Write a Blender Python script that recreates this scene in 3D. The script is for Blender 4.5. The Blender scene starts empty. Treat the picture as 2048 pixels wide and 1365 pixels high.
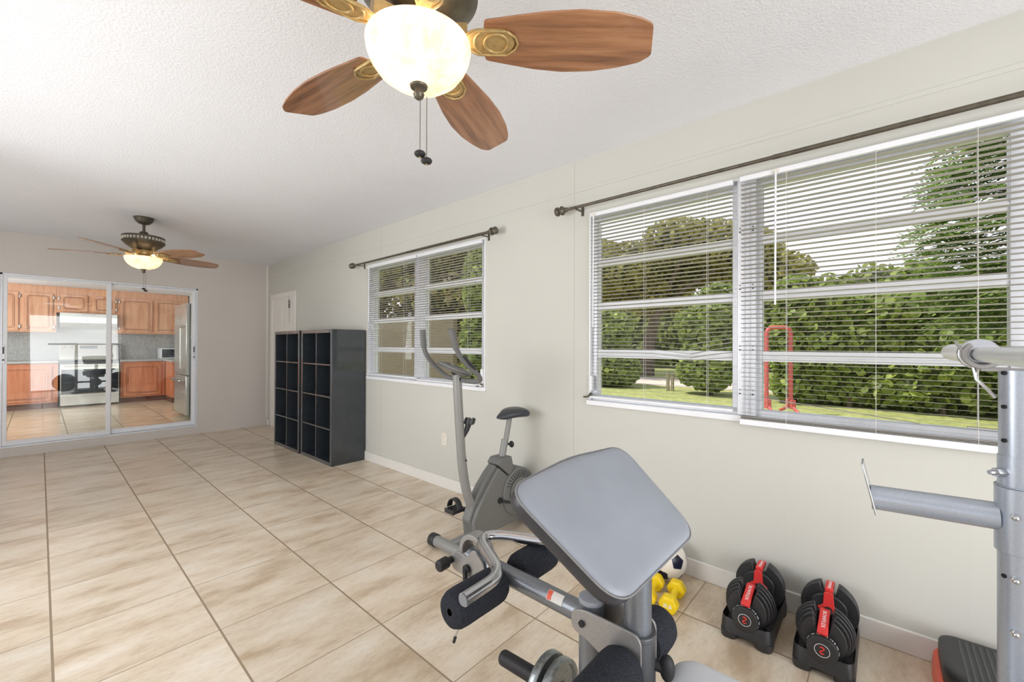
import bpy, math, random
import numpy as np
from mathutils import Vector, Matrix
PI = math.pi
SC = bpy.context.scene
COL = SC.collection
random.seed(7)

# ---------------------------------------------------------------- helpers
def srgb(r, g, b):
    f = lambda c: (c/255/12.92) if c/255 <= 0.04045 else ((c/255+0.055)/1.055)**2.4
    return (f(r), f(g), f(b), 1.0)

class MB:
    def __init__(s): s.v = []; s.f = []; s.m = []
    def add(s, vs, fs, mi=0):
        b = len(s.v); s.v += [tuple(v) for v in vs]
        for f in fs: s.f.append([b+i for i in f]); s.m.append(mi)
        return s
    def box(s, x0, x1, y0, y1, z0, z1, mi=0):
        vs = [(x, y, z) for x in (x0, x1) for y in (y0, y1) for z in (z0, z1)]
        return s.add(vs, [(0,1,3,2),(4,6,7,5),(0,4,5,1),(2,3,7,6),(0,2,6,4),(1,5,7,3)], mi)
    def obox(s, c, ax, h, mi=0):
        c = Vector(c); A = [Vector(a).normalized()*k for a, k in zip(ax, h)]
        vs = [c+A[0]*i+A[1]*j+A[2]*k for i in (-1,1) for j in (-1,1) for k in (-1,1)]
        return s.add(vs, [(0,1,3,2),(4,6,7,5),(0,4,5,1),(2,3,7,6),(0,2,6,4),(1,5,7,3)], mi)
    def frame(s, d):
        d = Vector(d).normalized(); a = Vector((0,0,1)) if abs(d.z) < .9 else Vector((1,0,0))
        u = d.cross(a).normalized(); return u, d.cross(u).normalized(), d
    def cyl(s, p0, p1, r0, r1=None, n=24, caps=True, mi=0):
        if r1 is None: r1 = r0
        p0, p1 = Vector(p0), Vector(p1); u, w, d = s.frame(p1-p0)
        vs = []
        for p, r in ((p0, r0), (p1, r1)):
            vs += [p+u*math.cos(2*PI*i/n)*r+w*math.sin(2*PI*i/n)*r for i in range(n)]
        fs = [(i, (i+1) % n, n+(i+1) % n, n+i) for i in range(n)]
        if caps: fs += [tuple(range(n-1, -1, -1)), tuple(range(n, 2*n))]
        return s.add(vs, fs, mi)
    def rcyl(s, p0, p1, r, e=.006, n=28, mi=0):
        p0, p1 = Vector(p0), Vector(p1); L = (p1-p0).length
        prof = [(0, 0)] + [(r-e+e*math.sin(t), e-e*math.cos(t)) for t in np.linspace(0, PI/2, 5)] + \
               [(r-e+e*math.cos(t), L-e+e*math.sin(t)) for t in np.linspace(0, PI/2, 5)] + [(0, L)]
        return s.lathe(prof, p0, p1-p0, n, mi)
    def lathe(s, prof, o=(0,0,0), axis=(0,0,1), n=36, mi=0):
        o = Vector(o); u, w, d = s.frame(axis); vs = []; fs = []; rings = []
        for r, z in prof:
            if r < 1e-6: rings.append([len(vs)]); vs.append(o+d*z)
            else:
                rings.append(list(range(len(vs), len(vs)+n)))
                vs += [o+d*z+u*math.cos(2*PI*i/n)*r+w*math.sin(2*PI*i/n)*r for i in range(n)]
        for a, b in zip(rings, rings[1:]):
            for i in range(n):
                j = (i+1) % n
                if len(a) == 1 and len(b) == 1: break
                if len(a) == 1: fs.append((a[0], b[j], b[i]))
                elif len(b) == 1: fs.append((a[i], a[j], b[0]))
                else: fs.append((a[i], a[j], b[j], b[i]))
        return s.add(vs, fs, mi)
    def tube(s, pts, r, n=16, fil=0.0, caps=True, mi=0):
        P = [Vector(p) for p in pts]
        if fil > 0 and len(P) > 2:
            Q = [P[0]]
            for a, b, c in zip(P, P[1:], P[2:]):
                f1 = min(fil, (a-b).length*.45); f2 = min(fil, (c-b).length*.45)
                s0 = b+(a-b).normalized()*f1; s1 = b+(c-b).normalized()*f2
                for t in np.linspace(0, 1, 7): Q.append(s0*(1-t)**2+b*2*t*(1-t)+s1*t*t)
            Q.append(P[-1]); P = Q
        rr = r if isinstance(r, (list, tuple)) else [r]*len(P)
        if len(rr) != len(P): rr = list(np.interp(np.linspace(0, 1, len(P)), np.linspace(0, 1, len(rr)), rr))
        T = []
        for i in range(len(P)):
            a = P[max(i-1, 0)]; b = P[min(i+1, len(P)-1)]; T.append((b-a).normalized())
        u, w, d = s.frame(T[0]); vs = []
        for i, p in enumerate(P):
            u = (u-T[i]*u.dot(T[i])).normalized(); w = T[i].cross(u)
            vs += [p+u*math.cos(2*PI*k/n)*rr[i]+w*math.sin(2*PI*k/n)*rr[i] for k in range(n)]
        fs = [(i*n+k, i*n+(k+1) % n, (i+1)*n+(k+1) % n, (i+1)*n+k) for i in range(len(P)-1) for k in range(n)]
        if caps: fs += [tuple(range(n-1, -1, -1)), tuple(range((len(P)-1)*n, len(P)*n))]
        return s.add(vs, fs, mi)
    def prism(s, poly, o, u, v, w, mi=0):
        o, u, v, w = Vector(o), Vector(u), Vector(v), Vector(w); n = len(poly)
        a = [o+u*p[0]+v*p[1] for p in poly]; vs = a+[p+w for p in a]
        fs = [tuple(range(n-1, -1, -1)), tuple(range(n, 2*n))]+[(i, (i+1) % n, n+(i+1) % n, n+i) for i in range(n)]
        return s.add(vs, fs, mi)
    def ell(s, c, r, n=20, m=12, mi=0):
        c = Vector(c); vs = [c+Vector((0,0,-r[2]))]; fs = []
        for j in range(1, m):
            t = -PI/2+PI*j/m
            vs += [c+Vector((r[0]*math.cos(t)*math.cos(2*PI*i/n), r[1]*math.cos(t)*math.sin(2*PI*i/n), r[2]*math.sin(t))) for i in range(n)]
        vs.append(c+Vector((0,0,r[2])))
        fs += [(0, 1+(i+1) % n, 1+i) for i in range(n)]
        for j in range(m-2): fs += [(1+j*n+i, 1+j*n+(i+1) % n, 1+(j+1)*n+(i+1) % n, 1+(j+1)*n+i) for i in range(n)]
        fs += [(1+(m-2)*n+i, 1+(m-2)*n+(i+1) % n, len(vs)-1) for i in range(n)]
        return s.add(vs, fs, mi)
    def cushion(s, poly, o, u, v, w, rings, mi=0):
        """poly: outline (a,b) counter-clockwise; rings: list of (inset, height) from bottom rim to top; closed both ends"""
        o, u, v, w = Vector(o), Vector(u), Vector(v), Vector(w)
        P = np.array(poly); c = P.mean(0); n = len(P); size = np.linalg.norm(P-c, axis=1)
        vs = []
        for ins, h in rings:
            for k in range(n):
                q = c+(P[k]-c)*max(0.0, 1-ins/size[k]) if ins < 900 else c
                vs.append(o+u*q[0]+v*q[1]+w*h)
        fs = [tuple(range(n-1, -1, -1))]
        for j in range(len(rings)-1): fs += [(j*n+k, j*n+(k+1) % n, (j+1)*n+(k+1) % n, (j+1)*n+k) for k in range(n)]
        fs.append(tuple(range((len(rings)-1)*n, len(rings)*n)))
        return s.add(vs, fs, mi)

def rpoly(pts, r, n=6):
    """round the corners of a closed polygon"""
    out = []; N = len(pts)
    for i in range(N):
        a, b, c = np.array(pts[i-1]), np.array(pts[i]), np.array(pts[(i+1) % N])
        la, lc = np.linalg.norm(a-b), np.linalg.norm(c-b); f = min(r, la*.45, lc*.45)
        s0 = b+(a-b)/la*f; s1 = b+(c-b)/lc*f
        for t in np.linspace(0, 1, n): out.append(tuple(s0*(1-t)**2+b*2*t*(1-t)+s1*t*t))
    return out

def obj(name, mb, mat, parent=None, bevel=0, smooth=True, angle=38, local=False, seg=2):
    me = bpy.data.meshes.new(name)
    off = Vector((0,0,0))
    if parent is not None and not local:
        p = parent
        while p is not None: off += Vector(p.location); p = p.parent
    me.from_pydata([tuple(Vector(v)-off) for v in mb.v] if off.length > 0 else mb.v, [], mb.f)
    for m in (mat if isinstance(mat, (list, tuple)) else [mat]): me.materials.append(m)
    if any(mb.m): me.polygons.foreach_set('material_index', mb.m)
    me.update()
    import bmesh
    bm = bmesh.new(); bm.from_mesh(me); bmesh.ops.recalc_face_normals(bm, faces=bm.faces); bm.to_mesh(me); bm.free()
    if smooth:
        me.shade_smooth(); me.set_sharp_from_angle(angle=math.radians(angle))
    o = bpy.data.objects.new(name, me); COL.objects.link(o)
    if parent is not None: o.parent = parent
    if bevel:
        md = o.modifiers.new('bevel', 'BEVEL'); md.width = bevel; md.segments = seg; md.limit_method = 'ANGLE'
        md.angle_limit = math.radians(40); md.harden_normals = False
    return o

def thing(name, label, cat, loc=(0,0,0), group=None, kind=None):
    o = bpy.data.objects.new(name, None); COL.objects.link(o); o.location = loc; o.empty_display_size = .05
    if label: o['label'] = label
    if cat: o['category'] = cat
    if group: o['group'] = group
    if kind: o['kind'] = kind
    return o
def tag(o, label, cat, group=None, kind=None):
    o['label'] = label; o['category'] = cat
    if group: o['group'] = group
    if kind: o['kind'] = kind
    return o
def struct(name, mb, mat, **k):
    o = obj(name, mb, mat, **k); o['kind'] = 'structure'; return o
def copy_tree(o, parent=None):
    c = o.copy(); COL.objects.link(c)
    if parent is not None: c.parent = parent
    for ch in [q for q in bpy.data.objects if q.parent == o]: copy_tree(ch, c)
    return c
def text_mb(body, size, depth):
    cu = bpy.data.curves.new('t', 'FONT'); cu.body = body; cu.size = size; cu.extrude = depth; cu.align_x = 'CENTER'; cu.align_y = 'CENTER'
    cu.resolution_u = 2
    o = bpy.data.objects.new('t', cu); COL.objects.link(o); bpy.context.view_layer.update()
    me = bpy.data.meshes.new_from_object(o.evaluated_get(bpy.context.evaluated_depsgraph_get()))
    vs = [tuple(v.co) for v in me.vertices]; fs = [tuple(p.vertices) for p in me.polygons]
    bpy.data.objects.remove(o); bpy.data.curves.remove(cu); bpy.data.meshes.remove(me)
    return vs, fs
def put_text(mb, body, size, o, u, v, w, depth=.0004):
    vs, fs = text_mb(body, size, depth); o, u, v, w = Vector(o), Vector(u), Vector(v), Vector(w)
    return mb.add([o+u*a+v*b+w*c for a, b, c in vs], fs)

# ---------------------------------------------------------------- materials
MATS = {}
def nodes(name):
    m = bpy.data.materials.new(name); m.use_nodes = True; nt = m.node_tree
    return m, nt, nt.nodes['Principled BSDF'], nt.nodes['Material Output']
def N(nt, t, **k):
    n = nt.nodes.new(t)
    for a, b in k.items():
        if a.startswith('i_'): n.inputs[a[2:].replace('_', ' ')].default_value = b
        else: setattr(n, a, b)
    return n
def ramp(nt, fac, stops):
    r = nt.nodes.new('ShaderNodeValToRGB'); e = r.color_ramp.elements
    e[0].position, e[0].color = stops[0]; e[1].position, e[1].color = stops[-1]
    for p, c in stops[1:-1]:
        q = e.new(p); q.color = c
    nt.links.new(fac, r.inputs[0]); return r.outputs[0]
def mixc(nt, fac, a, b, mode='MIX'):
    m = nt.nodes.new('ShaderNodeMix'); m.data_type = 'RGBA'; m.blend_type = mode
    for sock, val in ((m.inputs[0], fac), (m.inputs[6], a), (m.inputs[7], b)):
        if hasattr(val, 'is_linked'): nt.links.new(val, sock)
        else: sock.default_value = val
    return m.outputs[2]
def coords(nt, scale=(1,1,1), rot=(0,0,0)):
    tc = N(nt, 'ShaderNodeTexCoord'); mp = N(nt, 'ShaderNodeMapping')
    mp.inputs['Scale'].default_value = scale; mp.inputs['Rotation'].default_value = rot
    nt.links.new(tc.outputs['Object'], mp.inputs[0]); return mp.outputs[0]
def noise(nt, vec, scale, detail=3, rough=.55):
    n = N(nt, 'ShaderNodeTexNoise'); n.inputs['Scale'].default_value = scale; n.inputs['Detail'].default_value = detail
    n.inputs['Roughness'].default_value = rough; nt.links.new(vec, n.inputs['Vector']); return n.outputs['Fac']
def bump(nt, h, strength, dist, b):
    n = N(nt, 'ShaderNodeBump'); n.inputs['Strength'].default_value = strength; n.inputs['Distance'].default_value = dist
    nt.links.new(h, n.inputs['Height']); nt.links.new(n.outputs[0], b.inputs['Normal'])
def pbr(name, col, rough=.5, metal=0, nscale=40, var=.06, bmp=0, bscale=None, spec=.5, coat=0):
    m, nt, b, o = nodes(name); v = coords(nt)
    f = noise(nt, v, nscale)
    dark = tuple(c*(1-var) for c in col[:3])+(1,); lite = tuple(min(1, c*(1+var)) for c in col[:3])+(1,)
    nt.links.new(ramp(nt, f, [(.3, dark), (.7, lite)]), b.inputs['Base Color'])
    b.inputs['Roughness'].default_value = rough; b.inputs['Metallic'].default_value = metal
    b.inputs['Specular IOR Level'].default_value = spec; b.inputs['Coat Weight'].default_value = coat
    if bmp: bump(nt, noise(nt, v, bscale or nscale), bmp, .002, b)
    MATS[name] = m; return m

ceiling_m = pbr('ceiling_paint', srgb(229,230,234), .9, nscale=3, var=.01, spec=.1)
nt = ceiling_m.node_tree; bump(nt, noise(nt, coords(nt), 95, 2, .5), .55, .006, nt.nodes['Principled BSDF'])
trim_m = pbr('white_trim', srgb(226,223,217), .45, nscale=4, var=.02)
white_m = pbr('white_aluminium', srgb(232,233,236), .35, nscale=6, var=.02)
alu_m = pbr('brushed_aluminium', srgb(218,220,225), .38, .25, nscale=30, var=.05)
slat_m = pbr('blind_slat_backlit', srgb(172,168,160), .5, nscale=8, var=.02)  # slats are white; their backlit darkness is put into this grey
bronze_m = pbr('aged_bronze', srgb(98,92,80), .42, .6, nscale=30, var=.2, bmp=.15, bscale=200)
brass_m = pbr('antique_brass', srgb(176,150,100), .4, .35, nscale=60, var=.15)
black_m = pbr('black_lacquer', srgb(50,55,60), .24, nscale=12, var=.08, bmp=.04, bscale=260, coat=.6)
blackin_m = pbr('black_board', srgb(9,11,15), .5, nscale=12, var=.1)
plastic_m = pbr('black_plastic', srgb(44,44,46), .42, nscale=90, var=.08, bmp=.05, bscale=500)
rubber_m = pbr('black_rubber', srgb(34,34,36), .6, nscale=80, var=.1)
red_m = pbr('red_plastic', srgb(224,60,58), .4, nscale=30, var=.05)
steel_m = pbr('silver_powder_coat', srgb(128,132,138), .36, .6, nscale=260, var=.08, bmp=.03, bscale=900)
rack_m = pbr('light_silver_powder_coat', srgb(176,183,194), .32, .6, nscale=260, var=.06)
dsteel_m = pbr('charcoal_powder_coat', srgb(98,99,101), .36, .55, nscale=260, var=.08)
plate_m = pbr('satin_steel_plate', srgb(158,156,154), .42, .55, nscale=120, var=.05)
satin_m = pbr('satin_bar_steel', srgb(214,217,222), .34, .35, nscale=60, var=.03)
chrome_m = pbr('chrome', srgb(200,202,206), .22, 1.0, nscale=20, var=.03)
iron_m = pbr('hammertone_iron', srgb(150,156,156), .35, .8, nscale=120, var=.2, bmp=.3, bscale=160)
bike_m = pbr('bike_grey_plastic', srgb(112,112,109), .5, nscale=60, var=.04, bmp=.03, bscale=600)
bikemetal_m = pbr('bike_grey_metal', srgb(140,140,137), .42, .15, nscale=200, var=.05)
grip_m = pbr('grey_foam_grip', srgb(104,104,103), .75, nscale=150, var=.08)
yellow_m = pbr('yellow_vinyl', srgb(236,202,18), .42, nscale=30, var=.05)
outlet_m = pbr('outlet_plastic', srgb(222,216,202), .4, nscale=10, var=.02)
vinyl_m = pbr('grey_vinyl_sheen', srgb(144,149,158), .38, nscale=6, var=.06, bmp=.06, bscale=700)  # dark grey vinyl, with the bright reflection on top painted into the colour
vinylside_m = pbr('charcoal_vinyl_border', srgb(54,54,58), .40, nscale=20, var=.15, bmp=1.0, bscale=26)
thread_m = pbr('grey_thread', srgb(130,130,130), .8, nscale=400, var=.2)
orange_m = pbr('orange_red_plastic', srgb(232,98,72), .4, nscale=20, var=.04)
stain_m = pbr('stainless_steel', srgb(190,188,182), .28, .8, nscale=8, var=.05)
darkglass_m = pbr('oven_glass', srgb(28,32,40), .08, nscale=5, var=.05)
hood_m = pbr('hood_white', srgb(226,232,230), .4, nscale=5, var=.02)
appl_m = pbr('fridge_side_grey', srgb(112,116,110), .4, .3, nscale=10, var=.04)
bark_m = pbr('bark', srgb(98,86,72), .9, nscale=14, var=.3, bmp=.6, bscale=20)
redm_m = pbr('faded_red_metal', srgb(206,96,96), .5, nscale=12, var=.08)
post_m = pbr('weathered_post', srgb(150,140,122), .8, nscale=20, var=.15)
road_m = pbr('pale_road', srgb(222,205,190), .9, nscale=2, var=.05)
white_ink_m = pbr('white_ink', srgb(235,235,235), .6, nscale=10, var=.02)
red_ink_m = pbr('red_ink', srgb(214,56,44), .5, nscale=10, var=.02)
navy_m = pbr('navy_leather', srgb(28,28,50), .3, nscale=60, var=.1)
ball_m = pbr('white_leather', srgb(232,226,214), .35, nscale=40, var=.03)
sheer_m = pbr('microwave_white', srgb(215,220,222), .4, nscale=10, var=.03)

# foam
foam_m = pbr('black_foam', srgb(46,48,54), .95, nscale=420, var=.75, bmp=.6, bscale=420, spec=.2)

# walls
def wall_mat(name, col, grooves):
    m, nt, b, o = nodes(name); v = coords(nt)
    f = noise(nt, v, 1.2, 3)
    base = ramp(nt, f, [(.3, tuple(c*.97 for c in col[:3])+(1,)), (.7, col)])
    b.inputs['Roughness'].default_value = .62; b.inputs['Specular IOR Level'].default_value = .25
    sep = N(nt, 'ShaderNodeSeparateXYZ'); nt.links.new(v, sep.inputs[0])
    if grooves:
        a = N(nt, 'ShaderNodeMath', operation='ADD'); nt.links.new(sep.outputs['Y'], a.inputs[0]); a.inputs[1].default_value = -1.597+20*2.478
        d = N(nt, 'ShaderNodeMath', operation='DIVIDE'); nt.links.new(a.outputs[0], d.inputs[0]); d.inputs[1].default_value = 2.478
        fr = N(nt, 'ShaderNodeMath', operation='FRACT'); nt.links.new(d.outputs[0], fr.inputs[0])
        lt = N(nt, 'ShaderNodeMath', operation='LESS_THAN'); nt.links.new(fr.outputs[0], lt.inputs[0]); lt.inputs[1].default_value = .0011
        d2 = N(nt, 'ShaderNodeMath', operation='DIVIDE'); nt.links.new(a.outputs[0], d2.inputs[0]); d2.inputs[1].default_value = 2.478/12
        fr2 = N(nt, 'ShaderNodeMath', operation='FRACT'); nt.links.new(d2.outputs[0], fr2.inputs[0])
        lt2 = N(nt, 'ShaderNodeMath', operation='LESS_THAN'); nt.links.new(fr2.outputs[0], lt2.inputs[0]); lt2.inputs[1].default_value = .02
        ml = N(nt, 'ShaderNodeMath', operation='MULTIPLY'); nt.links.new(lt2.outputs[0], ml.inputs[0]); ml.inputs[1].default_value = .03
        mx = N(nt, 'ShaderNodeMath', operation='MAXIMUM'); nt.links.new(lt.outputs[0], mx.inputs[0]); nt.links.new(ml.outputs[0], mx.inputs[1])
        base = mixc(nt, mx.outputs[0], base, tuple(c*.6 for c in col[:3])+(1,))
    nt.links.new(base, b.inputs['Base Color'])
    bump(nt, noise(nt, v, 60 if grooves else 34, 3), .08 if grooves else .22, .004, b)
    return m
wallR_m = wall_mat('wall_paint', srgb(202,201,193), True)
wallB_m = wall_mat('stucco_paint', srgb(208,202,196), False)
kwall_m = wall_mat('kitchen_paint', srgb(206,206,200), False)

TS = 0.50911
def tile_mat(name, x0, y0, ts, cols, gx, gy, rough):
    m, nt, b, o = nodes(name); v = coords(nt)
    sep = N(nt, 'ShaderNodeSeparateXYZ'); nt.links.new(v, sep.inputs[0])
    def cell(out, off):
        a = N(nt, 'ShaderNodeMath', operation='ADD'); nt.links.new(out, a.inputs[0]); a.inputs[1].default_value = -off+40*ts
        d = N(nt, 'ShaderNodeMath', operation='DIVIDE'); nt.links.new(a.outputs[0], d.inputs[0]); d.inputs[1].default_value = ts
        fl = N(nt, 'ShaderNodeMath', operation='FLOOR'); nt.links.new(d.outputs[0], fl.inputs[0])
        fr = N(nt, 'ShaderNodeMath', operation='FRACT'); nt.links.new(d.outputs[0], fr.inputs[0])
        # distance to the nearest joint, in metres
        s1 = N(nt, 'ShaderNodeMath', operation='SUBTRACT'); s1.inputs[0].default_value = 1; nt.links.new(fr.outputs[0], s1.inputs[1])
        mn = N(nt, 'ShaderNodeMath', operation='MINIMUM'); nt.links.new(fr.outputs[0], mn.inputs[0]); nt.links.new(s1.outputs[0], mn.inputs[1])
        mm = N(nt, 'ShaderNodeMath', operation='MULTIPLY'); nt.links.new(mn.outputs[0], mm.inputs[0]); mm.inputs[1].default_value = ts
        return fl.outputs[0], mm.outputs[0]
    fx, dx = cell(sep.outputs['X'], x0); fy, dy = cell(sep.outputs['Y'], y0)
    cmb = N(nt, 'ShaderNodeCombineXYZ'); nt.links.new(fx, cmb.inputs[0]); nt.links.new(fy, cmb.inputs[1])
    wn = N(nt, 'ShaderNodeTexWhiteNoise'); nt.links.new(cmb.outputs[0], wn.inputs['Vector'])
    sc = N(nt, 'ShaderNodeVectorMath', operation='SCALE'); nt.links.new(wn.outputs['Color'], sc.inputs[0]); sc.inputs['Scale'].default_value = 9
    mp = N(nt, 'ShaderNodeMapping'); mp.inputs['Scale'].default_value = (1.0, 2.6, 1); nt.links.new(v, mp.inputs[0])
    ad = N(nt, 'ShaderNodeVectorMath', operation='ADD'); nt.links.new(mp.outputs[0], ad.inputs[0]); nt.links.new(sc.outputs[0], ad.inputs[1])
    n1 = noise(nt, ad.outputs[0], 2.6, 6, .62); n2 = noise(nt, ad.outputs[0], 26, 5, .7)
    c1 = ramp(nt, n1, [(.34, cols[2]), (.46, cols[1]), (.6, cols[0]), (.75, cols[3])])
    c2 = ramp(nt, n2, [(.38, (.72,.68,.63,1)), (.5, (1,1,1,1)), (.7, (1,1,1,1))])
    col = mixc(nt, .32, c1, c2, 'MULTIPLY')
    bw = N(nt, 'ShaderNodeSeparateColor'); nt.links.new(wn.outputs['Color'], bw.inputs[0])
    tint = ramp(nt, bw.outputs[0], [(0, (.93,.92,.9,1)), (1, (1.04,1.03,1.02,1))])
    col = mixc(nt, 1, col, tint, 'MULTIPLY')
    g1 = N(nt, 'ShaderNodeMath', operation='LESS_THAN'); nt.links.new(dx, g1.inputs[0]); g1.inputs[1].default_value = gx
    g2 = N(nt, 'ShaderNodeMath', operation='LESS_THAN'); nt.links.new(dy, g2.inputs[0]); g2.inputs[1].default_value = gy
    g = N(nt, 'ShaderNodeMath', operation='MAXIMUM'); nt.links.new(g1.outputs[0], g.inputs[0]); nt.links.new(g2.outputs[0], g.inputs[1])
    col = mixc(nt, g.outputs[0], col, cols[4])
    nt.links.new(col, b.inputs['Base Color'])
    rr = N(nt, 'ShaderNodeMapRange'); nt.links.new(g.outputs[0], rr.inputs[0]); rr.inputs[3].default_value = rough; rr.inputs[4].default_value = .9
    nt.links.new(rr.outputs[0], b.inputs['Roughness'])
    inv = N(nt, 'ShaderNodeMath', operation='SUBTRACT'); inv.inputs[0].default_value = 1; nt.links.new(g.outputs[0], inv.inputs[1])
    hh = N(nt, 'ShaderNodeMath', operation='MULTIPLY_ADD'); nt.links.new(n2, hh.inputs[0]); hh.inputs[1].default_value = .12; nt.links.new(inv.outputs[0], hh.inputs[2])
    bump(nt, hh.outputs[0], .35, .002, b)
    return m
TC = [srgb(222,210,192), srgb(212,196,174), srgb(188,167,142), srgb(230,221,208), srgb(148,130,108)]
floor_m = tile_mat('travertine_tile', -0.46744, 3.27182, TS, TC, .0042, .0022, .3)
kfloor_m = tile_mat('kitchen_tile', -0.28, 8.0, .52, [srgb(218,203,178), srgb(208,190,162), srgb(192,172,142), srgb(228,216,196), srgb(120,104,84)], .006, .006, .18)

def wood_mat(name, c, rough, sc=(1.2, 16, 16), coat=0):
    m, nt, b, o = nodes(name); v = coords(nt, sc)
    n1 = noise(nt, v, 1.8, 7, .62)
    nt.links.new(ramp(nt, n1, [(.32, c[2]), (.46, c[1]), (.62, c[0])]), b.inputs['Base Color'])
    b.inputs['Roughness'].default_value = rough; b.inputs['Coat Weight'].default_value = coat
    return m
blade_m = wood_mat('walnut_blade', [srgb(168,120,86), srgb(142,98,68), srgb(108,72,48)], .25, coat=.5)
cab_m = wood_mat('maple_cabinet', [srgb(214,164,130), srgb(206,152,118), srgb(192,138,104)], .35, (10, 10, 1.5))
cabd_m = wood_mat('maple_cabinet_dark', [srgb(200,130,92), srgb(190,116,78), srgb(172,102,68)], .35, (10, 10, 1.5))
groove_m = pbr('cabinet_groove', srgb(128,72,48), .5, nscale=10)
toe_m = pbr('toe_kick', srgb(96,56,46), .5, nscale=10)
m, nt, b, o = nodes('granite'); v = coords(nt)
nt.links.new(ramp(nt, noise(nt, v, 150, 3, .7), [(.36, srgb(112,112,112)), (.5, srgb(168,168,166)), (.62, srgb(206,206,204))]), b.inputs['Base Color'])
b.inputs['Roughness'].default_value = .3; granite_m = m

def glass_mat(name, f0, tint=(1,1,1,1)):
    m, nt, b, o = nodes(name); nt.nodes.remove(b)
    tr = N(nt, 'ShaderNodeBsdfTransparent'); tr.inputs[0].default_value = tint
    gl = N(nt, 'ShaderNodeBsdfGlossy'); gl.inputs['Roughness'].default_value = .0
    gl.inputs[0].default_value = (1,1,1,1)
    fr = N(nt, 'ShaderNodeFresnel'); fr.inputs['IOR'].default_value = f0
    mx = N(nt, 'ShaderNodeMixShader'); nt.links.new(fr.outputs[0], mx.inputs[0]); nt.links.new(tr.outputs[0], mx.inputs[1]); nt.links.new(gl.outputs[0], mx.inputs[2])
    nt.links.new(mx.outputs[0], o.inputs[0]); return m
glass_m = glass_mat('window_glass', 1.09)
doorglass_m = glass_mat('sliding_door_glass', 1.46, (.97,.985,.975,1))

# lamp bowl: scavo glass lit from inside
m, nt, b, o = nodes('scavo_glass'); v = coords(nt)
blot = noise(nt, v, 16, 6, .7)
colr = ramp(nt, blot, [(.35, srgb(244,230,206)), (.5, srgb(252,244,230)), (.62, srgb(255,249,241))])
nt.links.new(colr, b.inputs['Base Color']); b.inputs['Roughness'].default_value = .25
nt.links.new(colr, b.inputs['Emission Color']); b.inputs['Emission Strength'].default_value = .28
tl = N(nt, 'ShaderNodeBsdfTranslucent'); nt.links.new(colr, tl.inputs[0])
mx = N(nt, 'ShaderNodeMixShader'); mx.inputs[0].default_value = .5; nt.links.new(b.outputs[0], mx.inputs[1]); nt.links.new(tl.outputs[0], mx.inputs[2])
nt.links.new(mx.outputs[0], o.inputs[0]); bowl_m = m

def leaf_mat(name, cols, trans=.45, rough=.5):
    m, nt, b, o = nodes(name)
    g = N(nt, 'ShaderNodeNewGeometry'); c = ramp(nt, g.outputs['Random Per Island'], [(i/(len(cols)-1), k) for i, k in enumerate(cols)])
    nt.links.new(c, b.inputs['Base Color']); b.inputs['Roughness'].default_value = rough
    tl = N(nt, 'ShaderNodeBsdfTranslucent'); nt.links.new(c, tl.inputs[0])
    mx = N(nt, 'ShaderNodeMixShader'); mx.inputs[0].default_value = trans
    nt.links.new(b.outputs[0], mx.inputs[1]); nt.links.new(tl.outputs[0], mx.inputs[2]); nt.links.new(mx.outputs[0], o.inputs[0]); return m
hedge_m = leaf_mat('sea_grape_leaf', [srgb(108,120,68), srgb(136,154,78), srgb(168,188,92), srgb(114,128,72), srgb(212,224,122)])
dtree_m = leaf_mat('olive_leaf', [srgb(126,124,64), srgb(156,152,78), srgb(184,180,98), srgb(106,104,66)])
ytree_m = leaf_mat('yellow_green_leaf', [srgb(128,140,70), srgb(158,170,84), srgb(108,122,62), srgb(176,184,102)])
frond_m = leaf_mat('feathery_leaf', [srgb(96,124,62), srgb(122,148,74), srgb(150,172,92), srgb(84,110,60)], .45)
brown_m = leaf_mat('brown_olive_leaf', [srgb(142,130,92), srgb(158,146,102), srgb(126,116,86), srgb(186,190,90)])  # brown-olive foliage with some yellow-green leaves
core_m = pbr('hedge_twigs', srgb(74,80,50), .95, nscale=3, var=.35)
m, nt, b, o = nodes('lawn'); v = coords(nt)
nt.links.new(ramp(nt, noise(nt, v, 6, 6, .7), [(.35, srgb(140,146,86)), (.5, srgb(166,170,102)), (.65, srgb(188,190,124))]), b.inputs['Base Color'])
b.inputs['Roughness'].default_value = .95; lawn_m = m

# ---------------------------------------------------------------- camera
H = 1.30
yaw, pitch, roll = math.radians(48.480105), 4.66e-3, 3.78e-3
fpx, sy = 835.92, 4.54
Fv = Vector((math.sin(yaw)*math.cos(pitch), math.cos(yaw)*math.cos(pitch), math.sin(pitch)))
Rv = Vector((math.cos(yaw), -math.sin(yaw), 0)); Uv = Rv.cross(Fv)
R2 = Rv*math.cos(roll)+Uv*math.sin(roll); U2 = -Rv*math.sin(roll)+Uv*math.cos(roll)
cd = bpy.data.cameras.new('camera'); cam = bpy.data.objects.new('camera', cd); COL.objects.link(cam)
M = Matrix((R2, U2, -Fv)).transposed().to_4x4(); M.translation = (0, 0, H); cam.matrix_world = M
cd.sensor_width = 36; cd.lens = fpx/2048*36; cd.shift_y = sy/2048; cd.clip_start = .02; cd.clip_end = 300
SC.camera = cam

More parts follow.
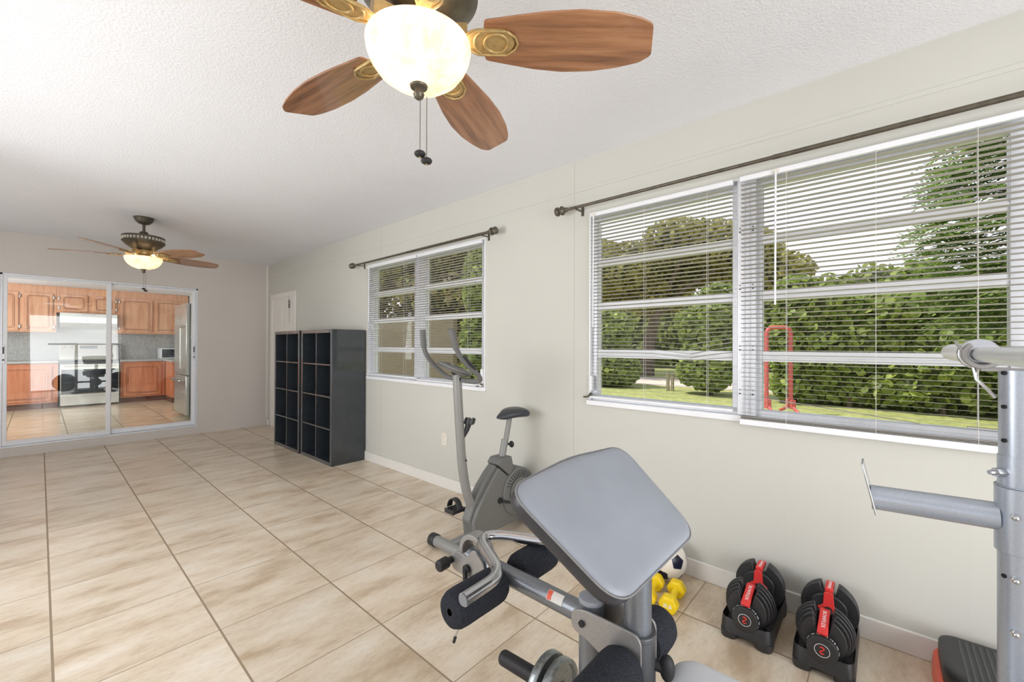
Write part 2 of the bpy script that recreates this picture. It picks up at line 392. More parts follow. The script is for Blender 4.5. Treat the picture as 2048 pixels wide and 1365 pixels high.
# ---------------------------------------------------------------- room shell
XW, YB, ZC = 2.4536, 7.4641, 2.5763
XL, YN = -1.05, -1.9
WT = .14
struct('floor', MB().box(XL-.1, XW+.1, YN-.1, YB+.14, -.1, 0), floor_m, smooth=False)
struct('ceiling', MB().box(XL-.1, XW+WT, YN-.1, YB+.12, ZC, ZC+.12), ceiling_m, smooth=False)
def wall_x(name, x0, x1, y0, y1, z1, holes, mat):
    mb = MB(); ys = [y0]
    for (a, b_, c, d) in sorted(holes):
        mb.box(x0, x1, ys[-1], a, 0, z1); mb.box(x0, x1, a, b_, 0, c); mb.box(x0, x1, a, b_, d, z1); ys.append(b_)
    mb.box(x0, x1, ys[-1], y1, 0, z1); return struct(name, mb, mat, smooth=False)
W2 = (-.47, 1.478, .932, 2.19); W1 = (2.468, 4.345, .945, 2.195)
wall_x('wall_right', XW, XW+WT, YN, YB+.12, ZC, [W2, W1], wallR_m)
LH = [(-1.3, 1.2, .7, 2.02), (1.5, 4.0, .7, 2.02), (4.3, 6.8, .7, 2.02)]  # openings added in the unseen left wall to let the fill lamp in
wall_x('wall_left', XL-WT, XL, YN, YB+.12, ZC, LH, wallB_m)
mb = MB(); mb.box(XL, -.2, YN-WT, YN, 0, ZC); mb.box(1.6, XW, YN-WT, YN, 0, ZC); mb.box(-.2, 1.6, YN-WT, YN, 2.1, ZC)
struct('wall_near', mb, wallB_m, smooth=False)
# back wall round the sliding door
DX0, DX1, DZ0, DZ1 = -.305, 1.525, .105, 2.105
mb = MB(); mb.box(XL, DX0, YB, YB+.13, 0, ZC); mb.box(DX1, XW, YB, YB+.13, 0, ZC); mb.box(DX0, DX1, YB, YB+.13, DZ1, ZC); mb.box(DX0, DX1, YB, YB+.13, 0, DZ0)
struct('wall_back', mb, wallB_m, smooth=False)
# trims
struct('baseboard_right', MB().box(XW-.016, XW, -1.88, 6.29, 0, .098), trim_m, bevel=.004)
struct('baseboard_back', MB().box(2.44, XW, 7.39, YB, 0, .09), trim_m, bevel=.004)
struct('trim_1', MB().box(XW-.004, XW, YN, YB, 2.355, 2.378), wallR_m, bevel=.0015)
struct('trim_2', MB().box(2.425, XW, YB-.012, YB, .1, ZC), trim_m, bevel=.003)

# white interior door on the right wall, behind the shelves
d2 = thing('door_2', None, None, (XW, 6.8, 0), kind='structure')
mb = MB(); a0, a1 = 6.33, 7.30
mb.box(XW-.02, XW-.0005, a0, a0+.07, 0, 2.01); mb.box(XW-.02, XW-.0005, a1-.07, a1, 0, 2.01); mb.box(XW-.02, XW-.0005, a0, a1, 2.0105, 2.08)
obj('door_casing', mb, trim_m, d2, bevel=.004)
mb = MB().box(XW-.006, XW-.001, a0+.07, a1-.07, 0, 2.01)
for z0, z1 in ((1.35, 1.9), (.75, 1.25), (.15, .65)):
    for y0, y1 in ((a0+.16, 6.77), (6.86, a1-.16)): mb.box(XW-.011, XW-.005, y0, y1, z0, z1)
obj('door_leaf', mb, trim_m, d2, bevel=.003)
# chain of keys hanging from the door casing
kc = thing('hanging_chain', 'dark metal chain ornament hanging on the white door behind the cube shelves', 'chain', (XW-.03, 6.53, 1.97))
mb = MB()
for i in range(26):
    z = 1.955-i*.013
    mb.ell((XW-.026, 6.53+.003*math.sin(i*2.1), z), (.004, .005, .005) if i % 2 else (.0025, .0035, .006), 8, 6)
obj('chain', mb, bronze_m, kc)
mb = MB()
for i in range(7): mb.ell((XW-.028, 6.532+.010*math.sin(i*2.4), 1.945-i*.016), (.008, .014, .008), 10, 6)
obj('bead_cluster', mb, rubber_m, kc)
obj('hook', MB().tube([(XW-.02, 6.53, 1.985), (XW-.03, 6.53, 1.985), (XW-.032, 6.53, 1.962)], .0025, 8), bronze_m, kc)

# outlet
ot = thing('wall_outlet', 'cream double wall outlet low on the right wall behind the exercise bike', 'outlet', (XW, 2.99, .44))
obj('cover_plate', MB().box(XW-.006, XW, 2.955, 3.027, .382, .498), outlet_m, ot, bevel=.003)
mb = MB()
for z in (.413, .463): mb.cyl((XW-.0085, 2.991, z), (XW-.005, 2.991, z), .017, n=20)
obj('socket', mb, trim_m, ot, bevel=.001)
for z in (.413, .463):
    for dy in (-.006, .006): obj('slot', MB().box(XW-.0092, XW-.0084, 2.991+dy-.001, 2.991+dy+.001, z-.002, z+.007), blackin_m, ot, smooth=False)

# ---------------------------------------------------------------- windows (awning panes, four high)
def window(name, y0, y1, z0, z1, lites, rails, deep=.055):
    w = thing(name, None, None, (XW+.05, (y0+y1)/2, z0), kind='structure')
    gx = 2.50
    mb = MB()
    mb.box(gx-.02, gx+.04, y0, y1, z0, z0+.035); mb.box(gx-.02, gx+.02, y0, y1, z1-.06, z1-.001)
    edges = [y0]+[e for l in lites for e in l]+[y1]
    for i in range(0, len(edges), 2): mb.box(gx-.02, gx+.04, edges[i], edges[i+1], z0+.0352, z1-.0602)
    obj('frame', mb, alu_m, w, bevel=.003)
    for (a, b_) in lites:
        for (r0, r1) in rails:
            mb = MB().box(gx-.012, gx+.03, a, b_, r0, r1); mb.box(gx-.02, gx-.01, a, b_, (r0+r1)/2-.004, (r0+r1)/2+.004)
            obj('rail', mb, white_m, w, bevel=.002)
        zs = [z0+.035]+[q for r in rails for q in r]+[z1-.06]
        for i in range(0, len(zs), 2):
            obj('pane', MB().box(gx+.008, gx+.013, a, b_, zs[i], zs[i+1]), glass_m, w, smooth=False)
    obj('sill', MB().box(XW-.018, gx, y0-.012, y1+.012, z0-.03, z0+.004), white_m, w, bevel=.004)
    mb = MB(); mb.box(XW-.004, gx-.0202, y0+.0005, y0+.012, z0+.005, z1-.0005); mb.box(XW-.004, gx-.0202, y1-.012, y1-.0005, z0+.005, z1-.0005); mb.box(XW-.004, gx-.0202, y0+.0125, y1-.0125, z1-.012, z1-.0005)
    obj('reveal', mb, white_m, w, smooth=False)
    return w
RZ = [(1.22, 1.272), (1.535, 1.588), (1.832, 1.882)]
w1 = window('window_1', W1[0], W1[1], W1[2], W1[3], [(2.54, 3.333), (3.50, 4.28)], RZ)
w2 = window('window_2', W2[0], W2[1], W2[2], W2[3], [(-.37, .467), (.606, 1.433)], RZ)
mb = MB().box(2.445, 2.4795, .487, .573, W2[2]+.006, W2[3]-.014); mb.box(2.440, 2.4448, .51, .516, W2[2]+.006, W2[3]-.014); mb.box(2.440, 2.4448, .535, .541, W2[2]+.006, W2[3]-.014)
obj('mullion', mb, alu_m, w2, bevel=.003)
mb = MB()
for z in (1.05, 1.28, 1.6, 1.9):
    for y in (.500, .560):
        mb.cyl((2.444, y, z), (2.438, y, z), .004, n=8); mb.cyl((2.444, y, z+.02), (2.438, y, z+.02), .003, n=8)
obj('screw', mb, plastic_m, w2)
# crank operators
for (w, y) in ((w1, 2.495), (w2, 1.455)):
    mb = MB().box(2.432, 2.46, y-.012, y+.012, 1.0 if w is w2 else .98, 1.10)
    obj('operator_cover', mb, white_m, w, bevel=.004)
    mb = MB().tube([(2.44, y, .975), (2.425, y+.02, .958), (2.42, y+.045, .955)], .006, 10)
    mb.ell((2.438, y, .975), (.012, .012, .012), 10, 8)
    obj('crank', mb, bronze_m, w)

# ---------------------------------------------------------------- venetian blinds
def blind(label, y0, y1, ztop, zbot, cords, x=2.436, pitch=.0232, tilt=8, wand=None, sag=None, extra=None, stack=0, group='white mini blinds on the right wall windows'):
    t = thing('venetian_blind', label, 'blind', (x, (y0+y1)/2, ztop), group=group)
    hx = x
    obj('head_rail', MB().box(hx-.013, hx+.013, y0, y1, ztop-.026, ztop), white_m, t, bevel=.002)
    n = int((ztop-.035-zbot-.02)/pitch); mb = MB(); th = math.radians(tilt); SN = 8
    for i in range(n):
        z = ztop-.045-i*pitch
        if z < zbot+.018+stack*.010: break
        ph = random.uniform(-.03, .03); dz = random.uniform(-.0012, .0012)
        rows = []
        for k in range(SN+1):
            y = y0+.004+(y1-y0-.008)*k/SN
            s_ = sag(i, n, k/SN) if sag else 0
            rows.append((y, z+dz+s_))
        vs = []
        for (y, zz) in rows:
            for u_ in (-1, 0, 1):
                dx = u_*.0122*math.cos(th+ph); dzz = -u_*.0122*math.sin(th+ph)+(.0008 if u_ == 0 else 0)
                vs.append((hx+dx, y, zz+dzz+.0003)); 
        m_ = len(vs); vs += [(a, b_, c-.0005) for a, b_, c in vs]; fs = []
        for k in range(SN):
            for j in range(2):
                a = k*3+j; fs.append((a, a+1, a+4, a+3)); fs.append((m_+a, m_+a+3, m_+a+4, m_+a+1))
            fs.append((k*3, k*3+3, m_+k*3+3, m_+k*3)); fs.append((k*3+2, m_+k*3+2, m_+k*3+5, k*3+5))
        mb.add(vs, fs)
    for k in range(stack): mb.box(hx-.0125, hx+.0125, y0+.004, y1-.004, zbot+.033+k*.005, zbot+.0345+k*.005)
    if extra: extra(mb, hx)
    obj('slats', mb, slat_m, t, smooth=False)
    obj('bottom_rail', MB().box(hx-.014, hx+.013, y0, y1, zbot, zbot+(.030 if stack else .014)), white_m, t, bevel=.003)
    for cy in cords:
        mb = MB()
        for dx in (-.0135, .0135): mb.cyl((hx+dx, cy, zbot+.01), (hx+dx, cy, ztop-.02), .0008, n=6)
        obj('ladder_cord', mb, trim_m, t)
    if wand:
        mb = MB().cyl((hx-.022, wand[0], ztop-.02), (hx-.022, wand[0]+.002, wand[1]), .0045, n=8)
        obj('tilt_wand', mb, white_m, t)
        obj('cord_lock', MB().box(hx-.022, hx-.012, wand[0]-.012, wand[0]+.012, ztop-.02, ztop-.008), outlet_m, t, bevel=.001)
    return t
def sag_far(i, n, k):
    return (-.028*math.exp(-((k-.25)/.16)**2)*max(0, (i-n+4)/4.0)) if i > n-5 else 0
def sag_near(i, n, k):
    j = n-i
    return (-.026*math.exp(-((k-.27)/.13)**2)*math.exp(-((j-13)/3.0)**2)+.018*math.exp(-((k-.0)/.12)**2)*math.exp(-((j-14)/3.0)**2))
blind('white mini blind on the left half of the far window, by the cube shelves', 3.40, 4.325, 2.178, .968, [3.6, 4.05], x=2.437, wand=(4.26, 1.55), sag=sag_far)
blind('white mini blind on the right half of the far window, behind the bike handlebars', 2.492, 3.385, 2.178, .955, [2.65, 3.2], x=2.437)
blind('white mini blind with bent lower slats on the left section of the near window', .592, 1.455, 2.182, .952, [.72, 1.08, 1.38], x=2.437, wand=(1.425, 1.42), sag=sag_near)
def ext(mb, hx):
    # one loose slat that slipped and hangs aslant, and a second one below it
    mb.obox((hx-.014, .17, 1.012), ((0, 1, .105), (1, 0, 0), (0, -.1, 1)), (.29, .012, .0006))
    mb.obox((hx-.014, -.33, .985), ((0, 1, .02), (1, 0, 0), (0, 0, 1)), (.08, .012, .002))
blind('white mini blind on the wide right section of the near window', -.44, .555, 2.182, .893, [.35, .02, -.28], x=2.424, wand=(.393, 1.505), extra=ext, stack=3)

# ---------------------------------------------------------------- curtain rods
def rod(label, y0, y1, z, x, grp='bronze curtain rods'):
    t = thing('curtain_rod', label, 'curtain rod', (x, (y0+y1)/2, z), group=grp)
    mid = y0+(y1-y0)*.52
    obj('pole', MB().cyl((x, y0, z), (x, mid, z), .0115, n=16).cyl((x, mid-.01, z), (x, y1, z), .0095, n=16), bronze_m, t)
    prof = [(0, 0), (.009, 0), (.013, .004), (.013, .012), (.009, .018), (.012, .022), (.022, .028), (.027, .038), (.022, .048), (.011, .053), (.019, .058), (.026, .068), (.024, .078), (.012, .086), (.004, .09), (0, .096)]
    for y, d in ((y0, -1), (y1, 1)):
        if y < -.4: continue
        obj('finial', MB().lathe([(r_*1.2, z_*1.15) for r_, z_ in prof], (x, y, z), (0, d, 0), 24), bronze_m, t)
    for y in (y0+.07, y1-.07, ):
        mb = MB().box(x+.0, XW, y-.008, y+.008, z-.014, z-.009); mb.box(XW-.004, XW, y-.01, y+.01, z-.04, z+.02); mb.tube([(x-.014, y, z), (x-.010, y, z-.011), (x, y, z-.014), (x+.010, y, z-.011), (x+.014, y, z+.004)], .003, 8)
        obj('bracket', mb, bronze_m, t)
    return t
rod('bronze curtain rod above the far window, a knob finial at each end', 2.36, 4.49, 2.203, 2.37)
rod('long dark curtain rod above the near double window with a turned finial', -.9, 1.60, 2.224, 2.37)

# ---------------------------------------------------------------- sliding door to the kitchen
d1 = thing('door_1', None, None, ((DX0+DX1)/2, YB+.05, DZ0), kind='structure')
mb = MB(); f = .022
mb.box(DX0, DX0+f, YB+.012, YB+.12, DZ0, DZ1); mb.box(DX1-f, DX1, YB+.012, YB+.12, DZ0, DZ1)
mb.box(DX0, DX1, YB+.012, YB+.12, DZ1-f, DZ1); mb.box(DX0, DX1, YB-.004, YB+.12, DZ0, DZ0+.018)
obj('frame', mb, alu_m, d1, bevel=.002)
def panel(x0, x1, y, hx):
    z0, z1 = DZ0+.02, DZ1-f; st = .045
    mb = MB(); mb.box(x0, x0+st, y, y+.03, z0, z1); mb.box(x1-st, x1, y, y+.03, z0, z1)
    mb.box(x0+st, x1-st, y, y+.03, z1-.03, z1); mb.box(x0+st, x1-st, y, y+.03, z0, z0+.055)
    p = obj('sliding_panel', mb, white_m, d1, bevel=.002)
    obj('pane', MB().box(x0+st, x1-st, y+.012, y+.018, z0+.055, z1-.03), doorglass_m, p, smooth=False)
    mb = MB().box(hx-.011, hx+.011, y-.006, y, 1.06, 1.28); h = obj('handle', mb, alu_m, p, bevel=.003)
    mb = MB().box(hx-.006, hx+.006, y-.0075, y-.0055, 1.18, 1.26); mb.cyl((hx, y-.006, 1.11), (hx, y-.016, 1.11), .009, n=12)
    obj('latch', mb, plastic_m, p)
panel(DX0+.012, .612, YB+.022, DX0+.03)
panel(.575, DX1-.016, YB+.064, DX1-.034)

# ---------------------------------------------------------------- kitchen beyond the glass
KZ = .165; KY = 11.5; KC = 2.33; KX1 = 2.12
struct('floor_kitchen', MB().box(-1.6, KX1+.1, YB+.13, KY+.1, KZ-.1, KZ), kfloor_m, smooth=False)
struct('ceiling_kitchen', MB().box(-1.6, KX1+.1, YB+.13, KY+.1, KC, KC+.1), ceiling_m, smooth=False)
struct('wall_kitchen_back', MB().box(-1.6, KX1+.1, KY, KY+.1, 0, 2.6), kwall_m, smooth=False)
struct('wall_kitchen_right', MB().box(KX1, KX1+.1, YB+.13, KY, 0, 2.6), kwall_m, smooth=False)
mb = MB(); mb.box(-1.7, -1.6, YB+.13, 8.2, 0, 2.6); mb.box(-1.7, -1.6, 10.4, KY, 0, 2.6); mb.box(-1.7, -1.6, 8.2, 10.4, 0, .9); mb.box(-1.7, -1.6, 8.2, 10.4, 2.2, 2.6)  # unseen opening added on the left to let the kitchen fill in
struct('wall_kitchen_left', mb, kwall_m, smooth=False)
def cab_door(p, x0, x1, z0, z1, y, mat, knob=None, hinge=None):
    mb = MB().box(x0, x1, y-.02, y, z0, z1); d = obj('door', mb, mat, p, bevel=.004)
    i = .045; c = .035; a, b_, e, g = x0+i, x1-i, z0+i, z1-i
    poly = [(a+c, e), (b_-c, e), (b_-c, e+c*.5), (b_, e+c), (b_, g-c), (b_-c, g-c*.5), (b_-c, g), (a+c, g), (a+c, g-c*.5), (a, g-c), (a, e+c), (a+c, e+c*.5)]
    poly = [(a+c, e), (b_-c, e), (b_-c*.35, e+c*.35), (b_, e+c), (b_, g-c), (b_-c*.35, g-c*.35), (b_-c, g), (a+c, g), (a+c*.35, g-c*.35), (a, g-c), (a, e+c), (a+c*.35, e+c*.35)]
    P = [(q[0], y-.0205, q[1]) for q in poly]; mb = MB().tube(P+[P[0], P[1]], .0035, 6)
    P2 = [(a+(q[0]-a)*.9+(b_-a)*.05, y-.0205, e+(q[1]-e)*.94+(g-e)*.03) for q in poly]; mb.tube(P2+[P2[0], P2[1]], .0025, 6)
    obj('moulding', mb, groove_m, d)
    if knob: obj('knob', MB().ell((knob[0], y-.035, knob[1]), (.026, .012, .009), 14, 8), chrome_m, d)
    if hinge is not None:
        for z in (z0+.07, z1-.07): obj('hinge', MB().box(hinge-.009, hinge+.009, y-.026, y-.0, z-.03, z+.03), chrome_m, d, bevel=.004)
def cabinet(name, label, x0, x1, z0, z1, y0, y1, doors, mat, grp, toe=False):
    t = thing(name, label, 'cabinet', ((x0+x1)/2, y0, z0), group=grp)
    obj('body', MB().box(x0, x1, y0, y1, z0, z1), mat, t, bevel=.002)
    if toe: obj('toe_kick', MB().box(x0, x1, y0+.05, y1, KZ, z0), toe_m, t, smooth=False)
    for d in doors: cab_door(t, *d[:4], y0, mat, *(d[4:] if len(d) > 4 else ()))
    return t
UY = 11.12; G = 'maple wall cabinets in the kitchen'
cabinet('wall_cabinet', 'maple wall cabinet left of the range hood seen through the glass door', -.98, .195, 1.50, KC-.002, UY, KY-.002, [(-.66, -.247, 1.525, 2.19, (-.62, 1.56), -.235), (-.195, .150, 1.525, 2.19, (-.15, 1.565), .162)], cab_m, G)
cabinet('wall_cabinet', 'short maple wall cabinet directly over the white range hood', .197, .998, 1.86, KC-.002, UY, KY-.002, [(.235, .587, 1.885, 2.19, None, .225), (.653, .965, 1.885, 2.19, None, .978)], cab_m, G)
cabinet('wall_cabinet', 'maple wall cabinet to the right of the range hood, above the microwave', 1.0, 2.1, 1.50, KC-.002, UY, KY-.002, [(1.035, 1.512, 1.53, 2.19, (1.46, 1.57), 1.023), (1.555, 2.02, 1.53, 2.19, (1.60, 1.57), None)], cab_m, G)
BY = 10.87; G = 'maple base cabinets in the kitchen'
cabinet('base_cabinet', 'reddish maple base cabinet left of the range with one wide panelled door', -.98, .215, .265, .95, BY, KY-.02, [(-.52, .14, .30, .90)], cabd_m, G, True)
cabinet('base_cabinet', 'reddish maple base cabinet right of the range with a panelled door', 1.02, 1.68, .265, .95, BY, KY-.02, [(1.06, 1.62, .30, .90)], cabd_m, G, True)
cabinet('base_cabinet', 'narrow reddish maple corner cabinet beside the refrigerator', 1.69, 2.11, .265, .95, 10.2, KY-.02, [(1.72, 1.92, .30, .90)], cabd_m, G, True)
tag(obj('countertop', MB().box(-.98, .222, BY-.03, KY, .955, .995), granite_m, bevel=.004), 'grey speckled countertop left of the range', 'countertop')
tag(obj('countertop', MB().prism([(1.01, BY-.03), (1.66, BY-.03), (1.66, 10.17), (2.115, 10.17), (2.115, KY), (1.01, KY)], (0,0,.955), (1,0,0), (0,1,0), (0,0,.04)), granite_m, bevel=.004), 'grey speckled L shaped countertop right of the range', 'countertop')
tag(obj('backsplash', MB().box(-.98, 2.11, KY-.016, KY-.002, .995, 1.50), granite_m), 'grey speckled backsplash between countertop and wall cabinets', 'backsplash')
hd = thing('range_hood', 'white range hood above the stainless stove', 'range hood', (.6, 11.1, 1.62))
obj('hood_body', MB().box(.235, .985, 11.0, KY, 1.68, 1.855), hood_m, hd, bevel=.006)
mb = MB().prism([(11.0, 1.68), (11.49, 1.68), (11.49, 1.57), (11.06, 1.60)], (.24, 0, 0), (0,1,0), (0,0,1), (.74, 0, 0))
obj('under_panel', mb, stain_m, hd, bevel=.003)
mb = MB()
for i in range(9): mb.box(.50+i*.022, .516+i*.022, 10.997, 11.002, 1.825, 1.838)
obj('vent_slots', mb, stain_m, hd)
rg = thing('stove', 'stainless steel electric stove with black glass oven door', 'stove', (.62, 10.8, KZ))
obj('body', MB().box(.235, 1.005, 10.84, 11.42, KZ+.04, .985), dsteel_m, rg, bevel=.004)
dr = obj('drawer', MB().box(.24, 1.0, 10.815, 10.85, KZ+.03, .395), stain_m, rg, bevel=.004)
od = obj('oven_door', MB().box(.24, 1.0, 10.81, 10.85, .405, .93), stain_m, rg, bevel=.005)
obj('oven_window', MB().box(.25, .99, 10.803, 10.812, .41, .835), darkglass_m, od, bevel=.003)
mb = MB().cyl((.28, 10.765, .895), (.96, 10.765, .895), .011, n=14)
for x in (.30, .94): mb.cyl((x, 10.765, .895), (x, 10.815, .895), .008, n=10)
obj('oven_handle', mb, stain_m, od)
obj('cooktop', MB().box(.235, 1.005, 10.82, 11.40, .985, 1.0), darkglass_m, rg, bevel=.003)
mb = MB().prism([(11.33, 1.0), (11.42, 1.0), (11.42, 1.30), (11.37, 1.30), (11.34, 1.16)], (.235,0,0), (0,1,0), (0,0,1), (.77,0,0))
cp = obj('control_panel', mb, stain_m, rg, bevel=.004)
obj('display', MB().obox((.62, 11.352, 1.235), ((1,0,0),(0,.2,1),(0,1,-.2)), (.12, .028, .004)), darkglass_m, cp)
for x in (.30, .40, .86, .95): obj('knob', MB().cyl((x, 11.36, 1.235), (x, 11.325, 1.228), .022, .018, n=18), stain_m, cp)
fr = thing('refrigerator', 'stainless refrigerator at the right edge of the sliding glass door', 'refrigerator', (1.76, 8.2, KZ))
obj('body', MB().box(1.50, 2.11, 7.80, 8.62, KZ+.03, 1.91), appl_m, fr, bevel=.006)
fd = obj('fridge_door', MB().box(1.452, 1.497, 7.80, 8.62, .83, 1.915), stain_m, fr, bevel=.008)
fz = obj('freezer_drawer', MB().box(1.452, 1.497, 7.80, 8.62, KZ+.06, .815), stain_m, fr, bevel=.008)
obj('handle', MB().tube([(1.452, 7.88, .90), (1.40, 7.88, .92), (1.40, 7.88, 1.55), (1.452, 7.88, 1.57)], .011, 12, .02), stain_m, fd)
obj('handle', MB().tube([(1.452, 7.86, .745), (1.39, 7.88, .745), (1.37, 8.2, .745), (1.39, 8.54, .745), (1.452, 8.56, .745)], .012, 12, .04), chrome_m, fz)
mw = thing('microwave', 'small white microwave on the kitchen counter beside the refrigerator', 'microwave', (1.85, 11.2, .995))
obj('body', MB().box(1.64, 2.02, 11.05, 11.4, .997, 1.21), sheer_m, mw, bevel=.008)
obj('door', MB().box(1.66, 1.9, 11.042, 11.05, 1.02, 1.19), darkglass_m, mw, bevel=.003)

# ---------------------------------------------------------------- cube shelves
def shelf(y0):
    t = thing('cube_shelf', None, 'shelf unit', (2.24, y0+.39, 0), group='black cube shelf units')
    x0, x1, W, Hh = 2.055, 2.437, .785, 1.465; e = .038; i_ = .016
    mb = MB(); mb.box(x0, x1, y0, y0+e, 0, Hh); mb.box(x0, x1, y0+W-e, y0+W, 0, Hh); mb.box(x0, x1, y0+e, y0+W-e, 0, e); mb.box(x0, x1, y0+e, y0+W-e, Hh-e, Hh)
    obj('outer_frame', mb, black_m, t, bevel=.0015)
    hz = [e+(Hh-2*e)*k/4 for k in (1, 2, 3)]
    for z in hz: obj('shelf_board', MB().box(x0+.004, x1-.006, y0+e, y0+W-e, z-i_/2, z+i_/2), black_m, t, bevel=.001)
    zs = [e]+hz+[Hh-e]
    for a, b_ in zip(zs, zs[1:]): obj('divider', MB().box(x0+.004, x1-.006, y0+W/2-i_/2, y0+W/2+i_/2, a+(i_/2 if a > e else 0), b_-(i_/2 if b_ < Hh-e else 0)), black_m, t, bevel=.001)
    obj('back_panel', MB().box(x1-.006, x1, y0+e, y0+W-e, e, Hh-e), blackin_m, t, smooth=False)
    return t
s1 = shelf(4.373); s1['label'] = 'black eight cube shelf unit next to the window, nearer to the camera'
s2 = copy_tree(s1); s2.location.y += .81; s2.location.x -= .012; s2['label'] = 'black eight cube shelf unit in front of the white door, nearer the back wall'

# ---------------------------------------------------------------- ceiling fans
def make_fan(cx, cy):
    t = thing('ceiling_fan', None, 'ceiling fan', (cx, cy, ZC), group='five blade ceiling fans with lit bowls')
    L = lambda prof, m_, nm, n=40, p=t, **k: obj(nm, MB().lathe(prof, (0,0,0), (0,0,1), n), m_, p, local=True, **k)
    L([(0,0), (.08,0), (.081,-.012), (.074,-.02), (.068,-.04), (.045,-.062), (.02,-.07), (0,-.07)], bronze_m, 'canopy')
    L([(0,-.06), (.012,-.06), (.012,-.15), (0,-.15)], bronze_m, 'downrod', 16)
    L([(0,-.135), (.02,-.14), (.034,-.15), (.037,-.165), (.05,-.18), (.12,-.186), (.165,-.194), (.171,-.2), (.171,-.206), (.164,-.209), (.164,-.243), (.171,-.247), (.171,-.254), (.164,-.261), (.14,-.288), (.10,-.315), (.07,-.332), (0,-.334)], bronze_m, 'motor_housing', 56)
    mb = MB()
    for i in range(36):
        a = 2*PI*i/36; c, s = math.cos(a), math.sin(a)
        for q, hz in ((-.0052, .013), (.0052, .013)):
            mb.obox((c*.166-s*q, s*.166+c*q, -.226), ((c,s,0),(-s,c,0),(0,0,1)), (.0035, .0022, hz))
        mb.obox((c*.166, s*.166, -.226), ((c,s,0),(-s,c,0),(0,0,1)), (.0035, .008, .0028))
    obj('decorative_band', mb, outlet_m, t, local=True)
    L([(0,-.33), (.062,-.332), (.066,-.345), (.066,-.372), (.06,-.38), (.085,-.388), (.1,-.395), (.1,-.4), (0,-.4)], brass_m, 'switch_housing')
    out = [(.19,-.055), (.26,-.065), (.36,-.079), (.46,-.086), (.56,-.082), (.63,-.070), (.668,-.056), (.695,.030), (.665,.052), (.60,.070), (.52,.083), (.43,.087), (.34,.080), (.26,.067), (.19,.055)]
    out = [(a, b_*1.15) for a, b_ in out]
    out = rpoly(out, .012, 4)
    for k in range(5):
        ang = math.radians(25+72*k)
        mb = MB().prism(out, (0,0,-.003), (1,0,0), (0,1,0), (0,0,.006))
        bl = obj('blade', mb, blade_m, t, local=True, bevel=.0012)
        bl.matrix_local = Matrix.Translation((0,0,-.384)) @ Matrix.Rotation(ang, 4, 'Z') @ Matrix.Rotation(math.radians(-12), 4, 'X')
        mb = MB()
        P = rpoly([(.06,-.018), (.13,-.022), (.165,-.042), (.255,-.042), (.285,0), (.255,.042), (.165,.042), (.13,.022), (.06,.018)], .02, 5)
        mb.prism(P, (0,0,-.0075), (1,0,0), (0,1,0), (0,0,.004))
        ring = [(.225+.03*math.cos(a)*1.15, .03*math.sin(a), -.009) for a in np.linspace(0, 2*PI, 21)]; mb.tube(ring, .0045, 8, caps=False)
        ring = [(.19+.036*math.cos(a)*.8, .036*math.sin(a), -.009) for a in np.linspace(PI*.6, PI*1.4, 9)]; mb.tube(ring, .004, 8)
        mb.tube([(.255,-.038,-.009), (.28,-.02,-.009), (.288,0,-.009), (.28,.02,-.009), (.255,.038,-.009)], .004, 8)
        mb.tube([(.255,-.038,-.009), (.17,-.038,-.009), (.14,-.02,-.009)], .004, 8); mb.tube([(.255,.038,-.009), (.17,.038,-.009), (.14,.02,-.009)], .004, 8)
        mb.prism([(.05,-.016), (.14,-.016), (.14,.016), (.05,.016)], (0,0,-.004), (1,0,0), (0,1,0), (0,0,.05))
        ir = obj('blade_iron', mb, brass_m, t, local=True, bevel=.0008)
        ir.matrix_local = Matrix.Translation((0,0,-.384)) @ Matrix.Rotation(ang, 4, 'Z') @ Matrix.Rotation(math.radians(-12), 4, 'X')
    prof = [(.150,-.405), (.1505,-.412), (.147,-.432), (.137,-.456), (.119,-.481), (.09,-.503), (.055,-.517), (.015,-.523), (.015,-.520), (.055,-.514), (.088,-.500), (.116,-.479), (.134,-.455), (.144,-.431), (.147,-.412), (.147,-.405), (.150,-.405)]
    L(prof, bowl_m, 'glass_bowl', 56)
    L([(0,-.517), (.019,-.517), (.026,-.521), (.024,-.527), (.012,-.531), (.013,-.538), (.016,-.546), (.013,-.555), (.006,-.561), (0,-.562)], bronze_m, 'finial', 28)
    for (dx, dy, ln) in ((.002, -.004, .16), (.018, -.014, .175)):
        prof = [(0,-.55)]
        z = -.55
        while z > -.55-ln: prof += [(.0007, z), (.0019, z-.0018), (.0007, z-.0036)]; z -= .0046
        prof.append((0, z))
        ch = obj('pull_chain', MB().lathe(prof, (dx, dy, 0), (0,0,1), 6), bronze_m, t, local=True)
        fb = obj('fob', MB().ell((dx, dy, z-.009), (.0165, .0165, .010), 18, 10), rubber_m, ch, local=True)
        obj('fob_stud', MB().ell((dx, dy, z-.018), (.004, .004, .003), 8, 6), brass_m, ch, local=True)
    for (bx, by) in ((.055, -.05), (-.06, .02)):
        ld = bpy.data.lights.new('bulb', 'POINT'); ld.energy = 1.3; ld.color = (1, .80, .60); ld.shadow_soft_size = .03
        lo = bpy.data.objects.new('bulb', ld); COL.objects.link(lo); lo.parent = t; lo.location = (bx, by, -.415)
    return t
f1 = make_fan(.728, 1.011); f1['label'] = 'large ceiling fan close overhead with walnut blades and a lit scavo glass bowl'
f2 = copy_tree(f1); f2.location = (.691, 5.594, ZC); f2.rotation_euler.z = math.radians(-12); f2['label'] = 'smaller looking ceiling fan at the far end, in front of the kitchen door'

